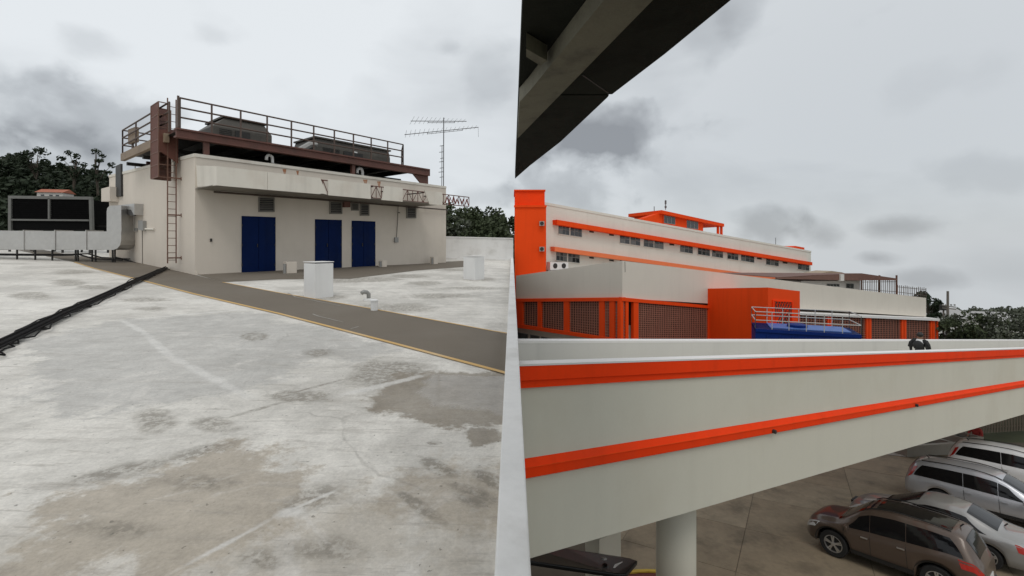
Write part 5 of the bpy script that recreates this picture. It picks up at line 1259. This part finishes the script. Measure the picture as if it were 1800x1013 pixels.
# ---- person walking on the bridge
bp = BN.at(1617, 620, -1.45); bp.z = deck_z(bp)
hz = pt(1617, 585, bp.y).z                       # head top
def J(**k): return k
Hh = max(1.5, min(2.0, hz-bp.z)); s = Hh/1.75
def v(x, y, z): return (x*s, y*s, z*s)
# facing +x in local space (walks along the bridge)
joints = {'pelvis': (v(0, 0, .95), (.15*s, .13*s)), 'waist': (v(0, 0, 1.12), (.15*s, .12*s)), 'chest': (v(.01, 0, 1.32), (.19*s, .135*s)), 'neck': (v(.01, 0, 1.48), (.062*s, .062*s)), 'jaw': (v(.035, 0, 1.56), (.075*s, .08*s)), 'crown': (v(.025, 0, 1.67), (.088*s, .10*s)),
          'shl': (v(0, .17, 1.41), (.082*s, .075*s)), 'ell': (v(-.06, .27, 1.15), (.06*s, .055*s)), 'wrl': (v(.06, .28, .93), (.04*s, .036*s)), 'hal': (v(.09, .27, .83), (.04*s, .025*s)),
          'shr': (v(0, -.17, 1.41), (.082*s, .075*s)), 'elr': (v(-.08, -.26, 1.15), (.06*s, .055*s)), 'wrr': (v(-.0, -.28, .92), (.04*s, .036*s)), 'har': (v(.02, -.27, .82), (.04*s, .025*s)),
          'hil': (v(0, .10, .90), (.10*s, .10*s)), 'knl': (v(.10, .10, .50), (.068*s, .068*s)), 'anl': (v(.02, .10, .09), (.045*s, .045*s)), 'tol': (v(.17, .11, .04), (.045*s, .035*s)),
          'hir': (v(0, -.10, .90), (.10*s, .10*s)), 'knr': (v(-.04, -.10, .50), (.068*s, .068*s)), 'anr': (v(-.20, -.10, .11), (.045*s, .045*s)), 'tor': (v(-.06, -.11, .04), (.045*s, .035*s))}
for side, y in (('l', 1), ('r', -1)):
    b = Vector(joints['ha'+side][0])
    for i, (dx, L_) in enumerate(((.03, .085), (.01, .095), (-.01, .09), (-.03, .07))):
        joints['f%s%d' % (side, i)] = (tuple(b+Vector((dx*s, 0, -.05*s))), .011*s); joints['g%s%d' % (side, i)] = (tuple(b+Vector(((dx+.015)*s, -y*.01*s, -(.05+L_)*s))), .009*s)
    joints['t'+side] = (tuple(b+Vector((.06*s, -y*.02*s, -.04*s))), .012*s)
edges = [('pelvis', 'waist'), ('waist', 'chest'), ('chest', 'neck'), ('neck', 'jaw'), ('jaw', 'crown'), ('pelvis', 'hil'), ('hil', 'knl'), ('knl', 'anl'), ('anl', 'tol'), ('pelvis', 'hir'), ('hir', 'knr'), ('knr', 'anr'), ('anr', 'tor')]
for side in 'lr':
    edges += [('chest', 'sh'+side), ('sh'+side, 'el'+side), ('el'+side, 'wr'+side), ('wr'+side, 'ha'+side), ('ha'+side, 't'+side)]
    for i in range(4): edges += [('ha'+side, 'f%s%d' % (side, i)), ('f%s%d' % (side, i), 'g%s%d' % (side, i))]
def mf(c):
    z = c.z/s
    if z > 1.475 and abs(c.y) < .12*s: return 0
    if abs(c.y) > .2*s and z < .91: return 0
    if z > .93: return 1
    return 2 if z > .12 else 3
pr = figure('walker', joints, edges, mf, [SKIN, JACKET, TROUS, TRIM], 'person with black hair, white collar and black jacket walking along the bridge', bp)
ang = math.atan2(BN.d.y, BN.d.x); pr.rotation_euler = (0, 0, ang)
def attach(g, name, m_, root, smooth=True):
    me = bpy.data.meshes.new(name); me.from_pydata([tuple(q) for q in g.v], [], g.f); me.materials.append(m_); me.update()
    for p in me.polygons: p.use_smooth = smooth
    o = bpy.data.objects.new(name, me); COL.objects.link(o); o.parent = root; return o
attach(blobmesh(v(.010, 0, 1.665), .115*s, .100*s, .105*s, lambda q: -.075*s+max(0, (q.x-.01*s))*1.3, 20, .03), 'hair', HAIR, pr)
# white shirt collar / scarf over the upper back
g = G(); n = 20
for z, rx, ry in ((1.505, .085, .085), (1.46, .115, .125), (1.40, .175, .17), (1.35, .18, .15)):
    for k in range(n): a = 2*math.pi*k/n; g.v.append(Vector(v(.005+rx*math.cos(a), ry*math.sin(a), z+(-.05 if math.cos(a) < -.5 and z < 1.42 else 0))))
g.f = [(i*n+k, i*n+(k+1) % n, (i+1)*n+(k+1) % n, (i+1)*n+k) for i in range(3) for k in range(n)]
attach(g, 'shirt_collar', SHIRT, pr)
for y in (-1, 1):
    g = G()
    for i, (x, yy, z, r) in enumerate(((.0, .13, 1.47, .055), (-.03, .20, 1.43, .09), (-.05, .26, 1.33, .10), (-.05, .29, 1.2, .085))): pass
    g.tube([v(.0, y*.11, 1.455), v(-.02, y*.19, 1.425), v(-.05, y*.265, 1.33), v(-.06, y*.30, 1.16)], 0.072*s, 10, .062*s); attach(g, 'jacket_sleeve', JACKET, pr)
g = blobmesh(v(-.17, 0, 1.27), .10*s, .17*s, .19*s, None, 14); attach(g, 'backpack', JACKET, pr)

# ================================================================== FAR SIDE OF THE PARKING LOT
FY = 22.8
def gpt(x, y):   # photo point on the sloping ground
    r = ray(x, y); t = (7.87)/(-r.z-.12); return Vector((r.x*t, t, r.z*t+EYE))
# concrete planter trough
pl = empty('concrete_trough', gpt(1615, 806), 'open concrete trough at the far edge of the parking lot', 'planter')
a = gpt(1594, 804); dirp = Vector((.93, .15, 0)).normalized(); dn = Vector((-dirp.y, dirp.x, 0))
def gl(p, z): return Vector((p.x, p.y, gz(p.x, p.y)+z))
Lp, Wp, Hp = 3.2, 1.3, .55
for p0, p1, wth in ((a, a+dirp*Lp, .18), (a+dn*Wp, a+dn*Wp+dirp*Lp, .18)):
    g = G(); g.prism([gl(p0, -.05), gl(p1, -.05), gl(p1, Hp), gl(p0, Hp)], dn*wth); g.build('side_wall', mat('rough_concrete', (.27, .25, .215), .85, .15, 2, .25), pl)
for p0 in (a+dirp*.0, a+dirp*(Lp-.18)):
    g = G(); g.prism([gl(p0+dn*.182, -.05), gl(p0+dn*(Wp-.002), -.05), gl(p0+dn*(Wp-.002), Hp-.01), gl(p0+dn*.182, Hp-.01)], dirp*.18); g.build('end_wall', MATS['rough_concrete'], pl)
g = G(); g.prism([gl(a+dn*.18+dirp*.18, .1), gl(a+dirp*(Lp-.2)+dn*.18, .1), gl(a+dirp*(Lp-.2)+dn*(Wp-.01), .1), gl(a+dirp*.18+dn*(Wp-.01), .1)], (0, 0, .1)); g.build('soil', mat('soil', (.035, .028, .02), .95, .3, 4, .3), pl)
# concrete bin next to it
b0 = a+dirp*(Lp+.25)
bn = empty('concrete_bin', gl(b0+dirp*.6, 0), 'square grey concrete bin between trough and seated person', 'bin')
for q in ((0, 0, 1.3, .12), (0, 1.1, 1.3, .12), (0, .122, .12, .976), (1.18, .122, .12, .976)):
    p0 = b0+dirp*q[0]+dn*q[1]; g = G(); g.prism([gl(p0, -.05), gl(p0+dirp*q[2], -.05), gl(p0+dirp*q[2]+dn*q[3], -.05), gl(p0+dn*q[3], -.05)], (0, 0, .85)); g.build('side', MATS['rough_concrete'], bn)
g = G(); p0 = b0+dirp*.125+dn*.125; g.prism([gl(p0, .1), gl(p0+dirp*1.05, .1), gl(p0+dirp*1.05+dn*.97, .1), gl(p0+dn*.97, .1)], (0, 0, .45)); g.build('filling', TRIM, bn)
# paved light apron
g = G(); q = [gpt(1560, 800), gpt(1592, 804), gpt(1612, 790), gpt(1585, 786)]
g.prism([gl(p, .012) for p in q], (0, 0, .02)); g.build('apron', mat('apron_concrete', (.36, .335, .30), .85, .1, 1, .15), kind='structure')
# fence of upright bars behind
fn = empty('bar_fence', gl(Vector((24, 26.5, 0)), 0), 'brown upright bar fence behind the trough under the bridge', 'fence')
fa, fb_ = Vector((16.5, 25.2, 0)), Vector((40, 29.4, 0)); n = 110
proto = None
for i in range(n+1):
    p = fa+(fb_-fa)*i/n
    if proto is None:
        g = G(); g.box((p.x, p.y, gz(p.x, p.y)+.85), .10, .03, 1.7); proto = g.build('bar', mat('fence_brown', (.20, .155, .115), .8, .2, 3, .1), fn); p_first = Vector((p.x, p.y, gz(p.x, p.y)))
    else:
        c = proto.copy(); COL.objects.link(c); c.parent = fn; c.location = Vector((p.x, p.y, gz(p.x, p.y)))-p_first
for z in (.3, 1.4):
    g = G(); g.bar(gl(fa, z)+Vector((0, .05, 0)), gl(fb_, z)+Vector((0, .05, 0)), .05, .06); g.build('rail', MATS['fence_brown'], fn)
# red topped seated person on the bin edge
sp = gl(b0+dirp*1.55+dn*.5, 0); s = 1.0
def v(x, y, z): return (x, y, z)
joints = {'pelvis': (v(0, 0, .62), (.15, .13)), 'chest': (v(.05, 0, 1.0), (.19, .13)), 'neck': (v(.08, 0, 1.18), .06), 'jaw': (v(.12, 0, 1.26), .075), 'crown': (v(.11, 0, 1.36), .095),
          'hl': (v(.05, .11, .60), .10), 'kl': (v(.45, .13, .60), .07), 'al': (v(.45, .13, .12), .045), 'fl': (v(.60, .13, .05), .04), 'hr': (v(.05, -.11, .60), .10), 'kr': (v(.45, -.13, .60), .07), 'ar': (v(.42, -.13, .12), .045), 'fr': (v(.57, -.13, .05), .04),
          'sl': (v(.04, .18, 1.08), .08), 'el': (v(.10, .27, .82), .055), 'wl': (v(.33, .18, .72), .04), 'sr': (v(.04, -.18, 1.08), .08), 'er': (v(.10, -.27, .82), .055), 'wr': (v(.33, -.18, .72), .04)}
for sd, y in (('l', 1), ('r', -1)):
    b = Vector(joints['w'+sd][0])
    for i in range(4): joints['f%s%d' % (sd, i)] = (tuple(b+Vector((.08, y*(.03-.02*i), -.01))), .012); joints['g%s%d' % (sd, i)] = (tuple(b+Vector((.15-.01*abs(i-1), y*(.03-.02*i), -.04))), .009)
    joints['t'+sd] = (tuple(b+Vector((.06, -y*.05, .0))), .012)
edges = [('pelvis', 'chest'), ('chest', 'neck'), ('neck', 'jaw'), ('jaw', 'crown')]
for q in 'lr':
    edges += [('pelvis', 'h'+q), ('h'+q, 'k'+q), ('k'+q, 'a'+q), ('a'+q, 'f'+q), ('chest', 's'+q), ('s'+q, 'e'+q), ('e'+q, 'w'+q), ('w'+q, 't'+q)]
    for i in range(4): edges += [('w'+q, 'f%s%d' % (q, i)), ('f%s%d' % (q, i), 'g%s%d' % (q, i))]
pr2 = figure('sitter', joints, edges, lambda c: 0 if (c.z > 1.17 and abs(c.y) < .13) or (c.x > .3 and c.z > .66 and c.z < .8) else (1 if c.z > .68 and c.x < .32 else 2), [SKIN, REDSHIRT, TROUS], 'person in red shirt and dark trousers sitting by the concrete bin', sp)
pr2.rotation_euler = (0, 0, rad(200))
attach(blobmesh((.10, 0, 1.35), .12, .11, .11, lambda q: -.06+max(0, q.x)*1.0, 16, .03), 'hair', HAIR, pr2)
g = G(); g.box((0, 0, .24), .45, .5, .48); attach(g, 'stool', MATS['rough_concrete'], pr2, False)

# ================================================================== TREES
def leaves(g, c, R3, n, size, rn, hollow=.35):
    for _ in range(n):
        while True:
            d = Vector((rn.uniform(-1, 1), rn.uniform(-1, 1), rn.uniform(-1, 1)))
            if hollow < d.length < 1: break
        p = Vector(c)+Vector((d.x*R3[0], d.y*R3[1], d.z*R3[2]))
        a = Vector((rn.gauss(0, 1), rn.gauss(0, 1), rn.gauss(0, 1))).normalized(); b = a.orthogonal().normalized(); s_ = size*rn.uniform(.6, 1.4)
        b = (b+a.cross(b)*rn.uniform(-1, 1)).normalized(); c2 = a.cross(b)
        g.v += [p-b*s_, p+c2*s_*.55, p+b*s_, p-c2*s_*.55]; k = len(g.v); g.f.append((k-4, k-3, k-2, k-1))
def tree(loc, h, r, label, seed, leaf=LEAF_B, size=.22, clumps=14, per=60, group=None, trunk_frac=.45, cat='tree', name='tree', airy=1.0):
    rn = random.Random(seed); loc = Vector(loc); t = empty(name, loc, label, cat, group)
    g = G(); top = loc+Vector((rn.uniform(-.1, .1)*h, 0, h*.82)); mid = loc+(top-loc)*.5+Vector((rn.uniform(-.04, .04)*h, 0, 0))
    g.tube([loc-Z*.3, mid, top], h*.022, 7, h*.006); cl = []
    for k in range(clumps):
        a = rn.uniform(0, 2*math.pi); f = trunk_frac+(1-trunk_frac)*(k+.5)/clumps; rr = r*math.sin(math.pi*min(1, max(.12, (1-f)/(1-trunk_frac)*.85+.12)))*rn.uniform(.45, 1)
        p = loc+Vector((math.cos(a)*rr, math.sin(a)*rr, h*f)); cl.append((p, r*rn.uniform(.28, .5)*airy))
        base_ = loc+(top-loc)*max(.2, f-.25); g.tube([base_, (base_+p)/2+Z*.04*h, p], h*.008, 4, h*.003)
    g.build('trunk', BARK, t)
    g = G()
    for p, cr in cl: leaves(g, p, (cr, cr, cr*.75), per, size, rn, .2)
    g.build('crown', leaf, t)
    return t
rn = random.Random(11)
# wooded hillside at left, a mass of trees
def wood(name, spots, label, leaf, size, per=46):
    g = G(); r = random.Random(4)
    for (x, y, h) in spots:
        z = gz(x, y)
        for k in range(3): leaves(g, (x+r.uniform(-1, 1)*h*.22, y+r.uniform(-1, 1)*h*.22, z+h*(.35+.22*k)), (h*.36*(1-.15*k),)*2+(h*.25,), per, size, r, .2)
    g.build(name, leaf, label=label, cat='trees', kind='stuff')
sp_ = []
for i in range(520):
    y = rn.uniform(80, 175); x = y*rn.uniform(-1.30, -.60); sp_.append((x, y, rn.uniform(4, 7.5)))
wood('wooded_hillside', sp_, 'dark wooded hillside behind the left end of the roof', LEAF_A, .62)
sp_ = []
for i in range(150):
    y = rn.uniform(85, 140); x = y*rn.uniform(-.22, .12); sp_.append((x, y, rn.uniform(4, 6.5)))
wood('treeline', sp_, 'band of green trees beyond the far right parapet', LEAF_B, .5)
def skyline_tree(x, ytop, Y, h, label, seed, **kw):
    p = pt(x, ytop, Y); z0 = p.z-h; tree((p.x, p.y, min(z0, gz(p.x, p.y)+2.5)), max(h, p.z-min(z0, gz(p.x, p.y)+2.5)), kw.pop('r', h*.3), label, seed, **kw)
skyline_tree(173, 262, 120, 9, 'slender tree standing alone on the wooded ridge left of the platform', 21, leaf=LEAF_A, size=.34, clumps=11, per=34, r=3.0, airy=.75)
skyline_tree(128, 268, 120, 8, 'tall ridge tree at the far left of the wooded hill', 22, leaf=LEAF_A, size=.4, clumps=10, per=34, r=2.6, airy=.8)
skyline_tree(60, 262, 120, 8, 'broad ridge tree near the left picture edge', 23, leaf=LEAF_A, size=.4, clumps=14, per=40, r=3.8)
skyline_tree(845, 388, 112, 7, 'rounded tree rising above the treeline beyond the right parapet', 24, leaf=LEAF_B, size=.42, clumps=12, per=40, r=4)
skyline_tree(800, 384, 112, 7, 'yellowish tree at the left end of the treeline beyond the parapet', 25, leaf=LEAF_C, size=.42, clumps=12, per=40, r=4)
# house with a red roof on the hillside
def house(x, y, Y, w, h, label, roofm, wallm=HOUSE_W, name='house', rot=0.2):
    p = pt(x, y, Y); t = empty(name, p-Vector((0, 0, h*1.5)), label, 'house'); X_, Y_v = Vector((math.cos(rot), math.sin(rot), 0)), Vector((-math.sin(rot), math.cos(rot), 0))
    c = p-Z*(h*.75); g = G(); g.box(c, w, w*.7, h*1.5, (X_, Y_v, Z)); g.build('wall', wallm, t)
    g = G(); e = p; hw, hd = w*.56, w*.42; ridge = Z*w*.18
    g.add([e-X_*hw-Y_v*hd, e+X_*hw-Y_v*hd, e+X_*hw+Y_v*hd, e-X_*hw+Y_v*hd, e-X_*hw+ridge, e+X_*hw+ridge], [(0, 1, 5, 4), (1, 2, 5), (2, 3, 4, 5), (3, 0, 4), (0, 3, 2, 1)]); g.build('roof', roofm, t)
    for k in (-.28, .05, .3):
        g = G(); g.box(p+X_*w*k-Y_v*(w*.35+.02)-Z*h*.45, w*.13, .05, h*.35, (X_, Y_v, Z)); g.build('window', GLASSD, t)
house(98, 340, 85, 4, 1.5, 'small house with red tiled roof half hidden on the wooded hillside', TERRA)
# right distance: bushes, houses, poles
for i, (x, yb, Y, h, r, lf, lb) in enumerate(((1662, 603, 47, 2.6, 1.9, LEAF_B, 'dark green bush beside the right end of the lattice wing'), (1688, 600, 48, 2.9, 2.0, LEAF_C, 'greyish bush right of the pole and the lattice wing'),
        (1722, 601, 46, 3.0, 2.2, LEAF_B, 'broad bush behind the bridge near the right edge'), (1764, 600, 45, 3.4, 2.4, LEAF_C, 'tall bush behind the bridge at the picture edge'), (1632, 560, 95, 6, 2.6, LEAF_A, 'dark round tree rising behind the lattice wing end'),
        (1795, 602, 46, 3.2, 2.2, LEAF_B, 'bush cut by the right picture edge'))):
    p = pt(x, yb, Y); gzz = gz(p.x, p.y); b_ = min(p.z, gzz+1) if Y < 60 else p.z-3
    tree((p.x, p.y, p.z-h*.5), h*1.35, r, lb, 40+i, leaf=lf, size=.16 if Y < 60 else .3, clumps=16, per=90, trunk_frac=.22, cat='bush' if Y < 60 else 'tree', name='bush' if Y < 60 else 'tree')
house(1679, 557, 150, 9, 5, 'pale house with flat grey roof on the far right hillside', TIN)
house(1640, 557, 118, 8, 3, 'low white house just behind the lattice wing end', TIN)
house(1660, 548, 210, 10, 4, 'tiny white house far up beside the wooden pole', TIN)
house(1735, 556, 160, 9, 4, 'white house with grey gable roof on the hillside near the picture edge', TIN, rot=-.3)
house(1778, 562, 140, 9, 4, 'grey roofed house on the hillside at the right picture edge', TIN, rot=-.2)
sp_ = []
for i in range(420):
    y = rn.uniform(170, 520); x = y*rn.uniform(.82, 1.35); sp_.append((x, y, rn.uniform(3.0, 5.5)))
wood('hillside_trees', sp_, 'grey green trees scattered over the far right hillside', LEAF_C, .6, 34)
for x, yt, yb, Y, lb, r in ((1666, 512, 600, 60, 'tall grey utility pole right of the lattice wing', .17), (1658.5, 538, 590, 62, 'shorter dark pole with a box beside the tall utility pole', .12)):
    t = empty('utility_pole', pt(x, yb, Y), lb, 'pole'); g = G(); g.tube([pt(x, yb+8, Y), pt(x, yt, Y)], r, 8, r*.75); g.build('post', WOODP, t)
    if yt < 520:
        for dy in (27, 31): g = G(); g.bar(pt(x-9, yt+dy-1.5, Y), pt(x+14, yt+dy+1, Y), .12, .12); g.build('crossarm', WOODP, t)
        for dx in (-8, -3, 6, 12): g = G(); q_ = pt(x+dx, yt+25.5, Y); g.lathe([(.08, 0), (.12, .08), (.08, .2)], q_, seg=8); g.build('insulator', GREYBOX, t)
    else: g = G(); g.box(pt(x-1, 541, Y), .6, .5, .7); g.build('transformer', DARK, t)
